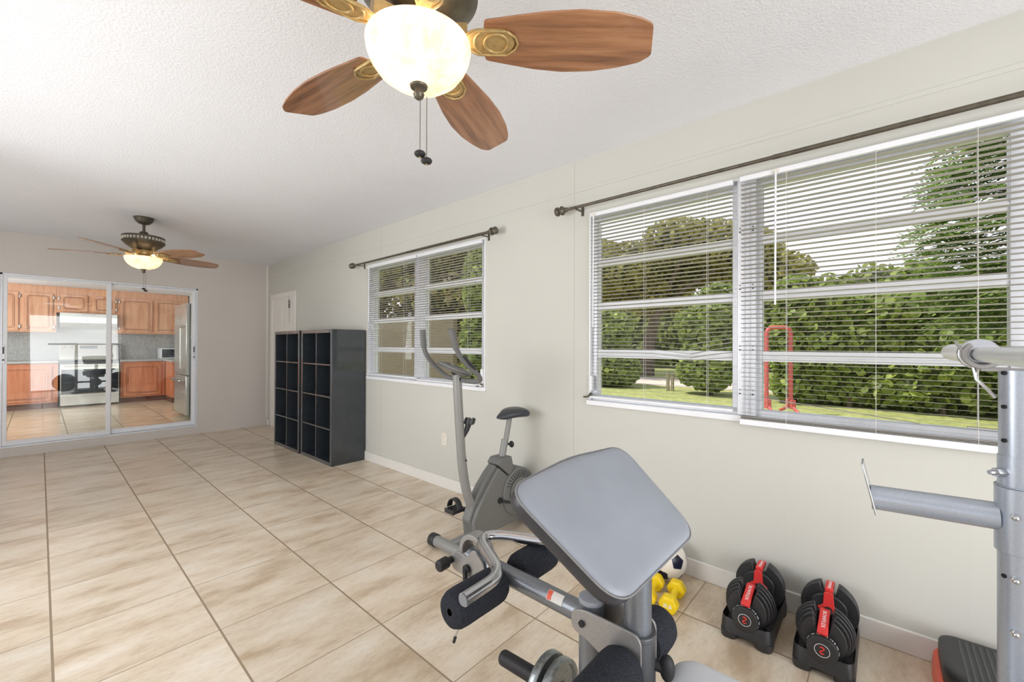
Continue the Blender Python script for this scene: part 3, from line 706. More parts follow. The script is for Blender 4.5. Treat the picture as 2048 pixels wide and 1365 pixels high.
# ---------------------------------------------------------------- exercise bike
bk = thing('exercise_bike', 'grey upright exercise bike standing by the right wall under the far window', 'exercise bike', (1.95, 2.0, 0))
sh = [(1.85,.055), (1.833,.17), (1.87,.24), (1.95,.345), (2.02,.42), (2.07,.468), (2.16,.392), (2.18,.372), (2.26,.29), (2.34,.19), (2.34,.05)]
mb = MB().prism(sh, (0,1.942,0), (1,0,0), (0,0,1), (0,.116,0))
mb.prism([(1.86,.06), (1.812,.175), (1.85,.27), (1.93,.375), (2.0,.445), (2.055,.488), (2.10,.44), (2.1,.1)], (0,1.965,0), (1,0,0), (0,0,1), (0,.07,0))
obj('body_shell', mb, bike_m, bk, bevel=.012, seg=3)
mb = MB().prism([(2.072,.478), (2.062,.492), (2.095,.525), (2.20,.522), (2.222,.44), (2.19,.385), (2.165,.40)], (0,1.944,0), (1,0,0), (0,0,1), (0,.112,0))
obj('seat_shroud', mb, bike_m, bk, bevel=.008, seg=3)
mb = MB().rcyl((2.268,1.928,.262), (2.268,2.072,.262), .168, .012, 48)
fw = obj('flywheel_cover', mb, bike_m, bk)
mb = MB()
for y in (1.9265, ):
    mb.tube([(2.268+.105*math.cos(a), y, .262+.105*math.sin(a)) for a in np.linspace(0, 2*PI, 41)], .0025, 6, caps=False)
    for a in np.linspace(.2, 2.6, 17): mb.tube([(2.268+.112*math.cos(a), y, .262+.112*math.sin(a)), (2.268+.155*math.cos(a+.1), y, .262+.155*math.sin(a+.1))], .0025, 6)
obj('vent', mb, plastic_m, fw)
mb = MB().rcyl((1.69,1.77,.046), (1.69,2.15,.046), .034, .004, 28)
st = obj('stabilizer', mb, bikemetal_m, bk)
for y0, y1 in ((1.75,1.79), (2.13,2.185)): obj('end_cap', MB().rcyl((1.69,y0,.046), (1.69,y1,.046), .0405, .008, 28), plastic_m, st)
st = obj('stabilizer', MB().rcyl((2.365,1.80,.046), (2.365,2.2,.046), .034, .004, 28), bikemetal_m, bk)
for y0, y1 in ((1.78,1.82), (2.18,2.22)): obj('end_cap', MB().rcyl((2.365,y0,.046), (2.365,y1,.046), .040, .008, 28), plastic_m, st)
obj('base_beam', MB().box(1.69, 2.36, 1.975, 2.025, .035, .08), bikemetal_m, bk, bevel=.006)
P = [(1.739,2,1.118), (1.749,2,.95), (1.761,2,.796), (1.779,2,.588)]
obj('handlebar_post', MB().tube(P, .0285, 24, .05), bikemetal_m, bk)
pp = obj('lower_post', MB().tube([(1.779,2,.592), (1.795,2,.47), (1.822,2,.36), (1.86,2,.26), (1.90,2,.19)], .0295, 24, .08), bikemetal_m, bk)
mb = MB().cyl((1.79,1.972,.57), (1.79,1.965,.57), .006, n=12); mb.cyl((1.742,1.974,1.085), (1.742,1.968,1.085), .009, n=14)
obj('bolt', mb, plastic_m, bk)
mb = MB().tube([(1.775,1.99,.70), (1.80,1.975,.76), (1.812,1.97,.80)], [.009,.016,.02], 14)
tk = obj('tension_knob', mb, plastic_m, bk)
mb = MB().cyl((1.813,1.97,.80), (1.823,1.966,.832), .031, n=14)
for k in range(7):
    a = 2*PI*k/7; mb.cyl((1.813+.029*math.cos(a),1.97+.029*math.sin(a),.80), (1.823+.029*math.cos(a),1.966+.029*math.sin(a),.832), .007, n=8)
obj('knob_head', mb, plastic_m, tk)
HB = [(1.622,2.2,1.397), (1.634,2.2,1.26), (1.70,2.2,1.178), (1.775,2.14,1.088), (1.765,2.05,1.085), (1.745,1.88,1.078), (1.755,1.80,1.083), (1.722,1.79,1.125), (1.655,1.8,1.172), (1.57,1.8,1.25), (1.518,1.8,1.388)]
hb = obj('handlebar', MB().tube(HB, .0150, 16, .05), grip_m, bk)
for a, b_ in ((HB[0], HB[1]), (HB[10], HB[9])):
    a, b_ = Vector(a), Vector(b_); obj('grip', MB().rcyl(a+(a-b_)*.01, a+(b_-a)*.8, .0185, .004, 20), grip_m, hb)
obj('pulse_sensor', MB().tube([(1.60,1.784,1.236), (1.65,1.781,1.19), (1.69,1.78,1.158)], [.006,.011,.006], 10), plastic_m, hb)
cs = [(.095*math.cos(a)*(1+.1*math.cos(a)), .125*math.sin(a)) for a in np.linspace(0, 2*PI, 33)[:-1]]
ux = Vector((.95,0,-.25)).normalized(); vy = Vector((0,.97,.24)).normalized(); uz = ux.cross(vy).normalized()
co = obj('console', MB().cushion(cs, (1.705,2.0,1.136), ux, vy, uz, [(.03,0), (.008,.006), (0,.015), (.002,.026), (.012,.034), (.05,.038)]), bike_m, bk)
obj('console_seam', MB().tube([Vector((1.705,2,1.136))+uz*.015+ux*a*1.005+vy*b_*1.005 for a, b_ in cs+cs[:1]], .002, 6, caps=False), plastic_m, co)
obj('screen', MB().cushion([(a*.55,b_*.5) for a, b_ in cs], Vector((1.705,2.0,1.136))+uz*.037, ux, vy, uz, [(0,0), (0,.0025), (.004,.0035)]), darkglass_m, co)
obj('console_bracket', MB().tube([(1.742,2,1.105), (1.72,2,1.135)], .022, 14), plastic_m, bk)
obj('seat_post', MB().tube([(2.165,2,.505), (2.238,2,.785)], .0185, 20), bikemetal_m, bk)
obj('seat_sleeve', MB().tube([(2.155,2,.50), (2.188,2,.635)], .0245, 20), bikemetal_m, bk)
obj('seat_knob', MB().cyl((2.20,1.995,.60), (2.235,1.985,.592), .008, n=10).ell((2.24,1.984,.592), (.014,.022,.024), 14, 10), plastic_m, bk)
mb = MB(); rows = []; NS = 22; vs = []
for i in range(15):
    t_ = i/14; x = 2.112+.262*t_; w_ = .028+.082*(math.sin(min(1, t_*1.12)*PI/2)**1.6); w_ *= (1-max(0, t_-.86)*3.2); hh = (.030+.010*t_)*min(1, .30+t_*1.9)
    zc = .792+.014*math.sin(t_*PI)+.012*t_; sc_ = math.sqrt(max(.02, 1-((t_-.5)/.515)**8))
    for k in range(NS):
        a = 2*PI*k/NS; sz = math.sin(a); vs.append((x, 2.0+w_*sc_*math.cos(a), zc+(hh*1.05 if sz > 0 else min(.034, .010+t_*.09))*sc_*abs(sz)**.8*(1 if sz > 0 else -1)))
fs = [(i*NS+k, i*NS+(k+1) % NS, (i+1)*NS+(k+1) % NS, (i+1)*NS+k) for i in range(14) for k in range(NS)]+[tuple(range(NS)), tuple(range(14*NS, 15*NS))]
obj('seat', MB().add(vs, fs), pbr('seat_black_vinyl', srgb(58,60,66), .33, nscale=30, var=.06), bk, angle=60)
cr = obj('crank', MB().cyl((2.075,1.942,.245), (2.075,1.934,.245), .022, n=24).tube([(2.075,1.925,.245), (2.20,1.915,.20), (2.26,1.91,.18)], .009, 10), plastic_m, bk)
obj('pedal', MB().box(2.215, 2.305, 1.83, 1.905, .168, .19).tube([(2.22,1.84,.19), (2.22,1.85,.235), (2.22,1.89,.235), (2.22,1.9,.19)], .006, 8), plastic_m, cr, bevel=.003)
cr = obj('crank', MB().cyl((2.075,2.064,.245), (2.075,2.075,.245), .034, n=24).tube([(2.075,2.075,.245), (1.93,2.085,.215), (1.85,2.09,.20)], .009, 10), plastic_m, bk)
mb = MB()
for y in (2.10, 2.125, 2.15, 2.175): mb.box(1.80, 1.895, y-.006, y+.006, .188, .212)
for x in (1.80, 1.89): mb.box(x-.005, x+.005, 2.095, 2.185, .184, .214)
P = [(1.845, 2.14+.052*math.cos(a), .21+.062*math.sin(a)) for a in np.linspace(0, PI, 13)]
for dx in (-.017, -.009, 0, .009, .017): mb.tube([(p[0]+dx, p[1], p[2]) for p in P], .0055, 6)
obj('pedal', mb, plastic_m, cr, bevel=.001)

# ---------------------------------------------------------------- weight bench
XB = .93
wb = thing('weight_bench', 'silver weight bench with a grey preacher pad, foam rollers and uprights', 'weight bench', (XB, .2, 0))
obj('front_leg', MB().cyl((XB,.428,.03), (XB,.428,.62), .0345, n=32), steel_m, wb)
mb = MB().cyl((XB,.428,.455), (XB,.428,.632), .0405, n=36); mb.cyl((XB,.428,.628), (XB,.428,.640), .042, n=36)
cl = obj('post_collar', mb, dsteel_m, wb, bevel=.002)
mb = MB().cyl((XB+.008,.40,.568), (XB+.016,.375,.566), .012, n=16)
obj('adjustment_knob', mb.ell((XB+.020,.366,.566), (.017,.017,.030), 22, 14), rubber_m, cl)
obj('preacher_post', MB().cyl((XB,.428,.56), (XB,.428,.826), .0315, n=36), steel_m, wb)
obj('foot_bar', MB().rcyl((XB-.25,.428,.035), (XB+.25,.428,.035), .034, .006), steel_m, wb)
BK = [(.455,.652), (.549,.652), (.573,.640), (.583,.617), (.575,.598), (.555,.588), (.505,.582), (.455,.585), (.40,.56), (.40,.64)]
BK = rpoly([(.40,.652), (.545,.652), (.583,.64), (.583,.592), (.54,.585), (.46,.545), (.40,.52)], .026, 6)
for x in (XB-.044, XB+.038): obj('bracket_plate', MB().prism(BK, (x,0,0), (0,1,0), (0,0,1), (.006,0,0)), plate_m, wb, bevel=.001)
mb = MB()
for x, d in ((XB-.044, -1), (XB+.044, 1)): mb.cyl((x,.551,.618), (x+.006*d,.551,.618), .0085, n=6)
obj('pivot_bolt', mb, rubber_m, wb)
lv = obj('lever', MB().cyl((XB,.551,.20), (XB,.551,.655), .0315, n=36), steel_m, wb)
obj('end_cap', MB().rcyl((XB,.551,.652), (XB,.551,.665), .0325, .004, 36), pbr('grey_cap', srgb(150,154,162), .6, nscale=90, var=.05), lv)
obj('lever_arm', MB().cyl((XB,.57,.612), (XB,1.0,.616), .0265, n=32), steel_m, wb)
obj('sticker', MB().add([(XB+.0270*math.sin(a), y, .6135+.0270*math.cos(a)) for y in (.625, .675) for a in np.linspace(-1.35, -.35, 9)], [(i, i+1, 10+i, 9+i) for i in range(8)]), pbr('white_sticker', srgb(236,232,226), .5, nscale=5), wb)
obj('sticker_mark', MB().add([(XB+.0272*math.sin(a), y, .6135+.0272*math.cos(a)) for y in (.66, .674) for a in np.linspace(-1.3, -.4, 9)], [(i, i+1, 10+i, 9+i) for i in range(8)]), orange_m, wb)
PL = rpoly([(1.062,.612), (1.03,.636), (.985,.628), (.95,.665), (.905,.63), (.90,.60), (.985,.566), (1.05,.572)], .014, 5)
for x in (XB-.034, XB+.028): obj('end_plate', MB().prism(PL, (x,0,0), (0,1,0), (0,0,1), (.006,0,0)), plate_m, wb, bevel=.001)
ya, za, ro, ri = .99, .628, .058, .042
AR = [(ya+ro*math.cos(a), za+ro*math.sin(a)) for a in np.linspace(-.1*PI, 1.0*PI, 22)]+[(ya+ri*math.cos(a), za+ri*math.sin(a)) for a in np.linspace(1.0*PI, -.1*PI, 22)]
obj('bar_clamp', MB().prism(AR, (XB-.006,0,0), (0,1,0), (0,0,1), (.048,0,0)), plate_m, wb, bevel=.0015)
mb = MB().cyl((XB-.03,1.052,.60), (XB-.055,1.052,.60), .011, n=16); mb.rcyl((XB-.052,1.052,.60), (XB-.092,1.050,.598), .0185, .006, 24)
obj('pull_pin', mb, rubber_m, wb)
mb = MB().tube([(XB-.036,.975,.598), (XB-.046,.975,.595), (XB-.046,.972,.56)], .008, 10); mb.cyl((XB-.035,.975,.598), (XB-.045,.975,.598), .013, n=16)
obj('pin_loop', mb, rubber_m, wb)
def roller(x0, x1, y, z, r):
    prof = [(.009, 0), (r*.55, -.002), (r*.84, .004), (r*.97, .018), (r, .036)]; L_ = abs(x1-x0)
    prof = prof+[(a, L_-b_) for a, b_ in prof[::-1]]
    obj('foam_roller', MB().lathe(prof, (min(x0,x1), y, z), (1,0,0), 40), foam_m, wb)
AX = .84
obj('roller_axle', MB().cyl((XB-.212,AX,.606), (XB+.205,AX,.606), .010, n=16), chrome_m, wb)
roller(XB-.222, XB-.032, AX, .606, .050); roller(XB+.040, XB+.215, AX, .606, .050)
obj('roller_axle', MB().cyl((XB-.225,.437,.572), (XB+.15,.437,.572), .010, n=16), chrome_m, wb)
roller(XB-.235, XB-.045, .437, .572, .054); roller(XB+.05, XB+.160, .437, .572, .051)
# safety pin on its cable, hanging from the axle end
mb = MB().tube([(XB-.134,AX+.01,.575), (XB-.134,AX+.04,.545), (XB-.133,AX+.06,.50), (XB-.131,AX+.083,.455)], .0022, 8, .02)
pn = obj('lanyard', mb, chrome_m, wb); obj('lanyard_tip', MB().cyl((XB-.131,AX+.081,.458), (XB-.129,AX+.09,.438), .0045, n=10), rubber_m, pn)
CZ = .672
cb = [(.695,.772,CZ), (.838,.778,CZ), (.935,.965,CZ+.004), (.992,.962,CZ+.004), (1.090,.778,CZ), (1.235,.772,CZ)]
br = obj('curl_bar', MB().tube(cb, .0165, 24, .055), chrome_m, wb)
for x, s_ in ((.695,-1), (1.235,1)): obj('bar_end', MB().rcyl((x,.772,CZ), (x+s_*.003,.772,CZ), .0150, .001, 24), pbr('grey_end_plug', srgb(128,130,134), .7, nscale=80, var=.1), br)
wp = obj('weight_post', MB().cyl((XB,.56,.372), (XB,.84,.362), .0125, n=20), chrome_m, wb)
obj('grip_sleeve', MB().rcyl((XB,.705,.368), (XB,.862,.360), .0215, .014, 28), rubber_m, wp)
# preacher pad
th = .639; pc = Vector((XB-.004, .482, .912)); du = Vector((1,0,0)); dv = Vector((0, math.cos(th), math.sin(th))); dw = Vector((0, -math.sin(th), math.cos(th)))
A_, B_ = .263, .212; hl = .154
out = rpoly([(-B_,-hl), (B_,-hl), (A_,hl-.01), (.0,hl+.012), (-A_,hl-.01)], .062, 8)
TK = .046
rings = [(.03,-TK), (.010,-TK+.001), (.002,-TK+.008), (0,-.030), (.001,-.016), (.003,-.007), (.008,-.002), (.016,.0008), (.030,.0025), (.050,.0035)]
pad = obj('preacher_pad', MB().cushion(out, pc, du, dv, dw, rings[5:]+[]), vinyl_m, wb, angle=80)
pad = pad
obj('pad_border', MB().cushion(out, pc, du, dv, dw, rings[:6]), vinylside_m, pad, angle=70)
c_ = np.mean(out, axis=0)
obj('stitched_seam', MB().tube([pc+du*(c_[0]+(a-c_[0])*1.0)+dv*(c_[1]+(b_-c_[1])*1.0)+dw*(-.008) for a, b_ in out+out[:1]], .0022, 6, caps=False), thread_m, pad)
obj('pad_mount', MB().obox(pc-dw*.056+dv*(-.02), (du,dv,dw), (.06,.10,.008)), steel_m, wb, bevel=.003)
# seat and back pads, mostly below the frame
out = rpoly([(XB-.155,-.05), (XB+.155,-.05), (XB+.155,.35), (XB+.12,.382), (XB-.12,.382), (XB-.155,.35)], .05, 8)
rg2 = [(.03,-.062), (.008,-.06), (0,-.05), (0,-.02), (.004,-.008), (.015,-.001), (.04,.002), (.08,.004)]
obj('seat_pad', MB().cushion(out, (0,0,.528), (1,0,0), (0,1,0), (0,0,1), rg2), pbr('seat_vinyl_sheen', srgb(205,207,212), .42, nscale=6, var=.05, bmp=.05, bscale=700), wb, angle=80)  # same vinyl as the pad, paler: bright reflection painted into the colour
out = rpoly([(XB-.14,-1.0), (XB+.14,-1.0), (XB+.14,-.08), (XB-.14,-.08)], .05, 8)
obj('back_pad', MB().cushion(out, (0,0,.528), (1,0,0), (0,1,0), (0,0,1), rg2), vinyl_m, wb, angle=80)
obj('main_beam', MB().box(XB-.03, XB+.03, -1.1, .43, .39, .45), steel_m, wb, bevel=.006)
obj('rear_leg', MB().cyl((XB,-1.05,.03), (XB,-1.05,.42), .03, n=28), steel_m, wb)
obj('foot_bar', MB().rcyl((XB-.25,-1.05,.035), (XB+.25,-1.05,.035), .034, .006), steel_m, wb)
UYY = -.197
obj('foot_bar', MB().rcyl((XB-.40,UYY,.045), (XB+.42,UYY,.045), .036, .006), steel_m, wb)
for s_ in (-1, 1):
    ux_ = XB+s_*.32
    up = obj('upright', MB().cyl((ux_,UYY,.04), (ux_,UYY,1.255), .0262, n=44), rack_m, wb)
    obj('upper_sleeve', MB().cyl((ux_,UYY,.30), (ux_,UYY,1.09), .0280, n=44), rack_m, up)
    obj('clamp_band', MB().cyl((ux_,UYY,.905), (ux_,UYY,1.030), .0320, n=44).cyl((ux_,UYY,1.0305), (ux_,UYY,1.033), .0325, n=44), rack_m, up, bevel=.002)
    if s_ > 0:
        arm = obj('safety_arm', MB().cyl((ux_,UYY+.026,.968), (ux_,.018,.960), .0262, n=32), rack_m, wb)
        obj('stop_plate', MB().obox((ux_,.022,.983), ((1,0,0), (0,.22,1), (0,1,-.22)), (.03,.056,.0018)), chrome_m, arm, bevel=.001)
    d_ = Vector((-ux_, -UYY, 0)).normalized()
    for z in (.40,.52,.64,.76,.86,.98):
        q = Vector((ux_, UYY, z))+d_.cross(Vector((0,0,1)))*.004+d_*(.026 if not .905 < z < 1.03 else .031)
        obj('bolt', MB().cyl(q, q+d_*.008, .0075, n=6).ell(q+d_*.009, (.005,.005,.005), 10, 8), chrome_m, up)
    mb = MB()
    q = Vector((ux_-.017, UYY+.022, 1.058)); mb.cyl(q, q+Vector((-.010,.012,0)), .009, n=6); mb.cyl(q, q+Vector((-.016,.020,0)), .0045, n=10)
    obj('set_screw', mb, chrome_m, up)
    mb = MB()
    for k in range(7):
        z = .86+.065*k; q = Vector((ux_, UYY, z))+Vector((-.0175,.0200,0)); mb.cyl(q, q+Vector((-.0022,.0025,0)), .004, n=12)
    obj('adjustment_hole', mb, blackin_m, up)
    # cradle that carries the bar: curved cup, strap and a wire catch
    cyb = -.150
    AR = [(cyb+.0285*math.cos(a), 1.285+.0285*math.sin(a)) for a in np.linspace(-PI*.97, PI*.30, 26)]+[(cyb+.020*math.cos(a), 1.285+.020*math.sin(a)) for a in np.linspace(PI*.30, -PI*.97, 26)]
    ck = obj('bar_cradle', MB().prism(AR, (ux_-.012,0,0), (0,1,0), (0,0,1), (.034,0,0)), plate_m, wb, bevel=.0012)
    obj('cradle_arm', MB().obox((ux_,(UYY+cyb)/2-.004,1.2555), ((1,0,0),(0,1,0),(0,0,1)), (.011,.030,.0035)), plate_m, ck)
    obj('hook_strap', MB().obox((ux_-.002,cyb+.024,1.285), ((1,0,0),(0,.5,1),(0,1,-.5)), (.006,.030,.0022)), plate_m, ck, bevel=.001)
    obj('wire_catch', MB().tube([(ux_,cyb+.012,1.262), (ux_-.002,cyb+.008,1.235), (ux_-.004,UYY+.040,1.215), (ux_-.006,UYY+.030,1.20)], .0030, 8), chrome_m, ck)
# barbell resting in the cradles
bb = thing('barbell', 'polished steel barbell resting in the bench cradles at the right edge of the photo', 'barbell', (XB, -.15, 1.285))
obj('bar', MB().cyl((XB-.60,-.150,1.285), (XB+.60,-.150,1.285), .0145, n=28), satin_m, bb)
for s_ in (-1, 1):
    sl = obj('sleeve', MB().rcyl((XB+s_*.365,-.150,1.285), (XB+s_*.80,-.150,1.285), .0225, .003, 32), white_m if s_ > 0 else chrome_m, bb)
    obj('sleeve_collar', MB().rcyl((XB+s_*.350,-.150,1.285), (XB+s_*.368,-.150,1.285), .0315, .002, 40), chrome_m, sl)
# small iron plates on the lever post
def iron_plate(y, label):
    t = thing('weight_plate', label, 'weight plate', (XB, y, .368), group='small iron plates on the bench lever')
    R_ = .082
    prof = [(.0140,-.010), (.026,-.010), (.028,-.005), (R_-.016,-.005), (R_-.012,-.0115), (R_-.002,-.0115), (R_,-.008), (R_,.008), (R_-.002,.0115), (R_-.012,.0115), (R_-.016,.005), (.028,.005), (.026,.010), (.0140,.010), (.0140,-.010)]
    obj('disc', MB().lathe(prof, (XB,y,.368), (0,1,0), 48), iron_m, t); return t
iron_plate(.690, 'small hammered grey iron plate on the lever post, next to the black grip')
iron_plate(.652, 'small hammered grey iron plate on the lever post, next to the foam roller')
# large plates stored on the uprights' pegs, seen mirrored in the kitchen door glass
for s_, lab in ((-1, 'large black weight plate on the left bench peg, mirrored in door glass'), (1, 'large black weight plate on the right bench peg, mirrored in door glass')):
    y = -.62; x = XB+s_*.50
    t = thing('weight_plate', lab, 'weight plate', (x, y, .3), group='large plates stored on the bench')
    prof = [(.0140,-.014), (.05,-.014), (.055,-.009), (.19,-.009), (.20,-.017), (.222,-.017), (.225,-.013), (.225,.013), (.222,.017), (.20,.017), (.19,.009), (.055,.009), (.05,.014), (.0140,.014), (.0140,-.014)]
    obj('disc', MB().lathe(prof, (x,y,.30), (0,1,0), 56), rubber_m, t)
    obj('storage_peg', MB().cyl((XB+s_*.02,y,.30), (XB+s_*.55,y,.30), .0125, n=18), steel_m, wb) if False else None
obj('storage_bar', MB().box(XB-.52, XB+.52, -.585, -.56, .28, .32), steel_m, wb, bevel=.004)
for s_ in (-1, 1): obj('storage_peg', MB().cyl((XB+s_*.50,-.57,.30), (XB+s_*.50,-.68,.30), .0125, n=18), steel_m, wb)
obj('storage_post', MB().box(XB-.025, XB+.025, -.60, -.56, .02, .40), steel_m, wb, bevel=.004)

# ---------------------------------------------------------------- adjustable dumbbells on their trays
def tray(cx, cy):
    t = thing('dumbbell_tray', None, 'tray', (cx, cy, 0), group='black dumbbell trays by the wall')
    x0, x1, hw = -.205, .20, .102
    out = rpoly([(x0,-hw), (x1,-hw), (x1,hw), (x0,hw)], .045, 8)
    mb = MB(); n = len(out); P = np.array(out); c = P.mean(0); vs = []
    for k_, z in ((1.0,.030), (.992,.050), (.965,.082), (.955,.088), (.93,.084), (.90,.055), (.88,.045)): vs += [(c[0]+(a-c[0])*k_+cx, c[1]+(b_-c[1])*k_+cy, z) for a, b_ in out]
    fs = [(j*n+k, j*n+(k+1) % n, (j+1)*n+(k+1) % n, (j+1)*n+k) for j in range(6) for k in range(n)]+[tuple(range(6*n, 7*n)), tuple(range(n-1, -1, -1))]
    mb.add(vs, fs)
    obj('body', mb, plastic_m, t, angle=50)
    for fx, fy in ((x0+.001, -hw+.001), (x0+.001, hw-.069), (x1-.091, -hw+.001), (x1-.091, hw-.069)):
        mb = MB().cushion(rpoly([(fx,fy), (fx+.09,fy), (fx+.09,fy+.068), (fx,fy+.068)], .034, 7), (cx,cy,0), (1,0,0), (0,1,0), (0,0,1), [(.004,0), (0,.006), (0,.034)])
        obj('foot', mb, plastic_m, t, angle=50)
    for fx in (-.148, .118):
        mb = MB().prism([(-.075,.045), (.075,.045), (.045,.07), (.0,.056), (-.045,.07)], (cx+fx,cy,0), (0,1,0), (0,0,1), (.03,0,0))
        obj('cradle', mb, plastic_m, t, bevel=.003)
    return t
def dumbbell(cx, cy):
    t = thing('adjustable_dumbbell', None, 'dumbbell', (cx, cy, .142), group='adjustable dumbbells by the wall')
    zc = .142
    def plate(x, R_, th_, notch, nm='weight_disc', drop=0):
        pts = []
        for a in np.linspace(0, 2*PI, 57)[:-1]:
            y = R_*math.cos(a)*.98; z = R_*math.sin(a)*1.04
            if z > 0 and abs(y) < notch: continue
            pts.append((y, z))
        k = max(range(len(pts)), key=lambda i: (pts[i][1] > 0)*10+(-abs(abs(pts[i][0])-notch)))
        # ordered ccw from +y: right shoulder, notch, left shoulder
        R1 = [p for p in pts if p[1] > 0 and p[0] > 0]; L1 = [p for p in pts if p[1] > 0 and p[0] < 0]; B1 = [p for p in pts if p[1] <= 0]
        B1 = [p for p in pts if p[1] <= 1e-9 and p[0] < 0]+[p for p in pts if p[1] <= 1e-9 and p[0] >= 0]
        ordered = R1+[(notch*.8, R_*.62), (notch*.6, R_*.35), (-notch*.6, R_*.35), (-notch*.8, R_*.62)]+L1
        low = [p for p in pts if p[1] < -1e-9]
        ordered += low
        poly = [(p[0], p[1]) for p in ordered]
        obj(nm, MB().prism(poly, (cx+x, cy, zc-.004), (0,1,0), (0,0,1), (th_,0,0)), plastic_m, t, bevel=.0028)
    for i, (x, R_) in enumerate(((-.170,.078), (-.152,.088), (-.134,.095), (-.116,.100), (-.098,.103))): plate(x, R_, .0115, .031)
    for i, (x, R_) in enumerate(((.086,.106), (.104,.106), (.121,.104), (.138,.098), (.155,.09))): plate(x, R_, .0130, .030)
    out = rpoly([(-.062,-.07), (.062,-.07), (.066,.03), (.035,.062), (-.035,.062), (-.066,.03)], .02, 5)
    obj('inner_flange', MB().prism(out, (cx+.066, cy, zc), (0,1,0), (0,0,1), (.012,0,0)), plastic_m, t, bevel=.004)
    obj('inner_flange', MB().prism(out, (cx-.082, cy, zc), (0,1,0), (0,0,1), (.010,0,0)), plastic_m, t, bevel=.004)
    obj('handle', MB().lathe([(.015,-.08), (.016,-.04), (.0185,0), (.016,.04), (.015,.08)], (cx-.006,cy,zc), (1,0,0), 24), rubber_m, t)
    # red top covers with lettering
    sl = Vector((.118,0,.040)).normalized(); sn = Vector((-sl.z,0,sl.x)); q0 = Vector((cx-.138,cy,zc+.048))
    c1 = obj('red_cover', MB().obox(q0, (sl,(0,1,0),sn), (.063,.0175,.007)), red_m, t, bevel=.003)
    c2 = obj('red_cover', MB().box(cx+.082, cx+.168, cy-.0155, cy+.0155, zc+.068, zc+.085), red_m, t, bevel=.003)
    mb = MB().prism(rpoly([(-.042,-.012), (-.020,.004), (-.016,.062), (.016,.062), (.020,.004), (.042,-.012), (.028,-.026), (-.028,-.026)], .008, 4), (cx+.060,cy,zc+.015), (0,1,0), (0,0,1), (.006,0,0))
    obj('red_bracket', mb, red_m, t, bevel=.0015)
    put = MB(); put_text(put, 'BOWFLEX', .0185, q0+sn*.0074+sl*.006, sl*-1, (0,-1,0), sn); obj('lettering', put, white_ink_m, c1, smooth=False)
    put = MB(); put_text(put, 'BOWFLEX', .0150, (cx+.124,cy,zc+.0854), (-1,0,0), (0,-1,0), (0,0,1)); obj('lettering', put, white_ink_m, c2, smooth=False)
    for s_ in (-1, 1):
        x = cx+(-.205 if s_ < 0 else .172); 
        d = obj('dial', MB().rcyl((x,cy,zc-.032), (x+.034,cy,zc-.032), .0520, .004, 44), plastic_m, t)
        put = MB(); nums = ['5','7.5','10','12.5','15','17.5','20','25','30','35','40','45','50','52']
        for k, s2 in enumerate(nums):
            a = 2*PI*k/len(nums); n_ = Vector((0, math.cos(a), math.sin(a))); tdir = Vector((0, math.sin(a), -math.cos(a)))*(-1 if s_ > 0 else 1)
            put_text(put, s2, .0135, Vector((x+.018,cy,zc-.032))+n_*.0523, tdir*(-1), Vector((1,0,0))*(1), n_)
        obj('numbers', put, white_ink_m, d, smooth=False)
        xf = x-.0006 if s_ < 0 else x+.0346
        ring = [(xf, cy+.0245*math.cos(a), zc-.032+.0245*math.sin(a)) for a in np.linspace(0, 2*PI, 33)]
        obj('dial_ring', MB().tube(ring, .0009, 6, caps=False), white_ink_m, d)
        S_ = [(.006,.010), (.0, .0135), (-.006,.010), (-.006,.004), (0,.0), (.006,-.004), (.006,-.010), (0,-.0135), (-.006,-.010)]
        mb = MB().tube([(xf, cy+a*(1 if s_ < 0 else -1), zc-.032+b_) for a, b_ in S_], .0026, 8, .004)
        obj('emblem', mb, red_ink_m, d)
    return t
ta = tray(2.238, .447); ta['label'] = 'black tray holding the left adjustable dumbbell, beside the yellow weights'
da = dumbbell(2.238, .447); da['label'] = 'black and red adjustable dumbbell in the left tray, nearer the yellow weights'
tb = copy_tree(ta); tb.location = (2.238, .176, 0); tb['label'] = 'black tray holding the right adjustable dumbbell, nearest the camera'
db = copy_tree(da); db.location = (2.238, .176, .142); db['label'] = 'black and red adjustable dumbbell in the right tray, nearest the camera'

# ---------------------------------------------------------------- yellow dumbbells
def hexbell(cx, cy, ang, label):
    t = thing('dumbbell', label, 'dumbbell', (cx, cy, .0), group='yellow hexagonal hand weights on the floor')
    d = Vector((math.cos(ang), math.sin(ang), 0)); s = Vector((-math.sin(ang), math.cos(ang), 0)); r = .048; h = r*math.cos(PI/6)
    for k in (-1, 1):
        poly = rpoly([(r*math.cos(a), r*math.sin(a)) for a in [PI*i/3 for i in range(6)]], .012, 5)
        o = Vector((cx,cy,h))+d*(k*.078)-d*.027
        rg = [(.012,0), (.004,.003), (0,.010), (0,.044), (.004,.051), (.012,.054)]
        hd_ = obj('head', MB().cushion(poly, o, s, (0,0,1), d, rg), yellow_m, t, angle=50)
        if k < 0:
            mb = MB(); put_text(mb, '8LB', .026, Vector((cx,cy,h))-d*(.078+.0274), (s*-1), (0,0,1), d*-1); obj('lettering', mb, white_ink_m, hd_, smooth=False)
    obj('handle', MB().lathe([(.024,-.056), (.016,-.046), (.0155,0), (.016,.046), (.024,.056)], (cx,cy,h), d, 24), yellow_m, t)
    return t
hexbell(2.118, .788, math.radians(7), 'yellow hexagonal 8LB hand weight fully in view between soccer ball and adjustable dumbbells')
hexbell(2.106, .893, math.radians(8), 'yellow hexagonal hand weight half hidden behind the preacher pad post')

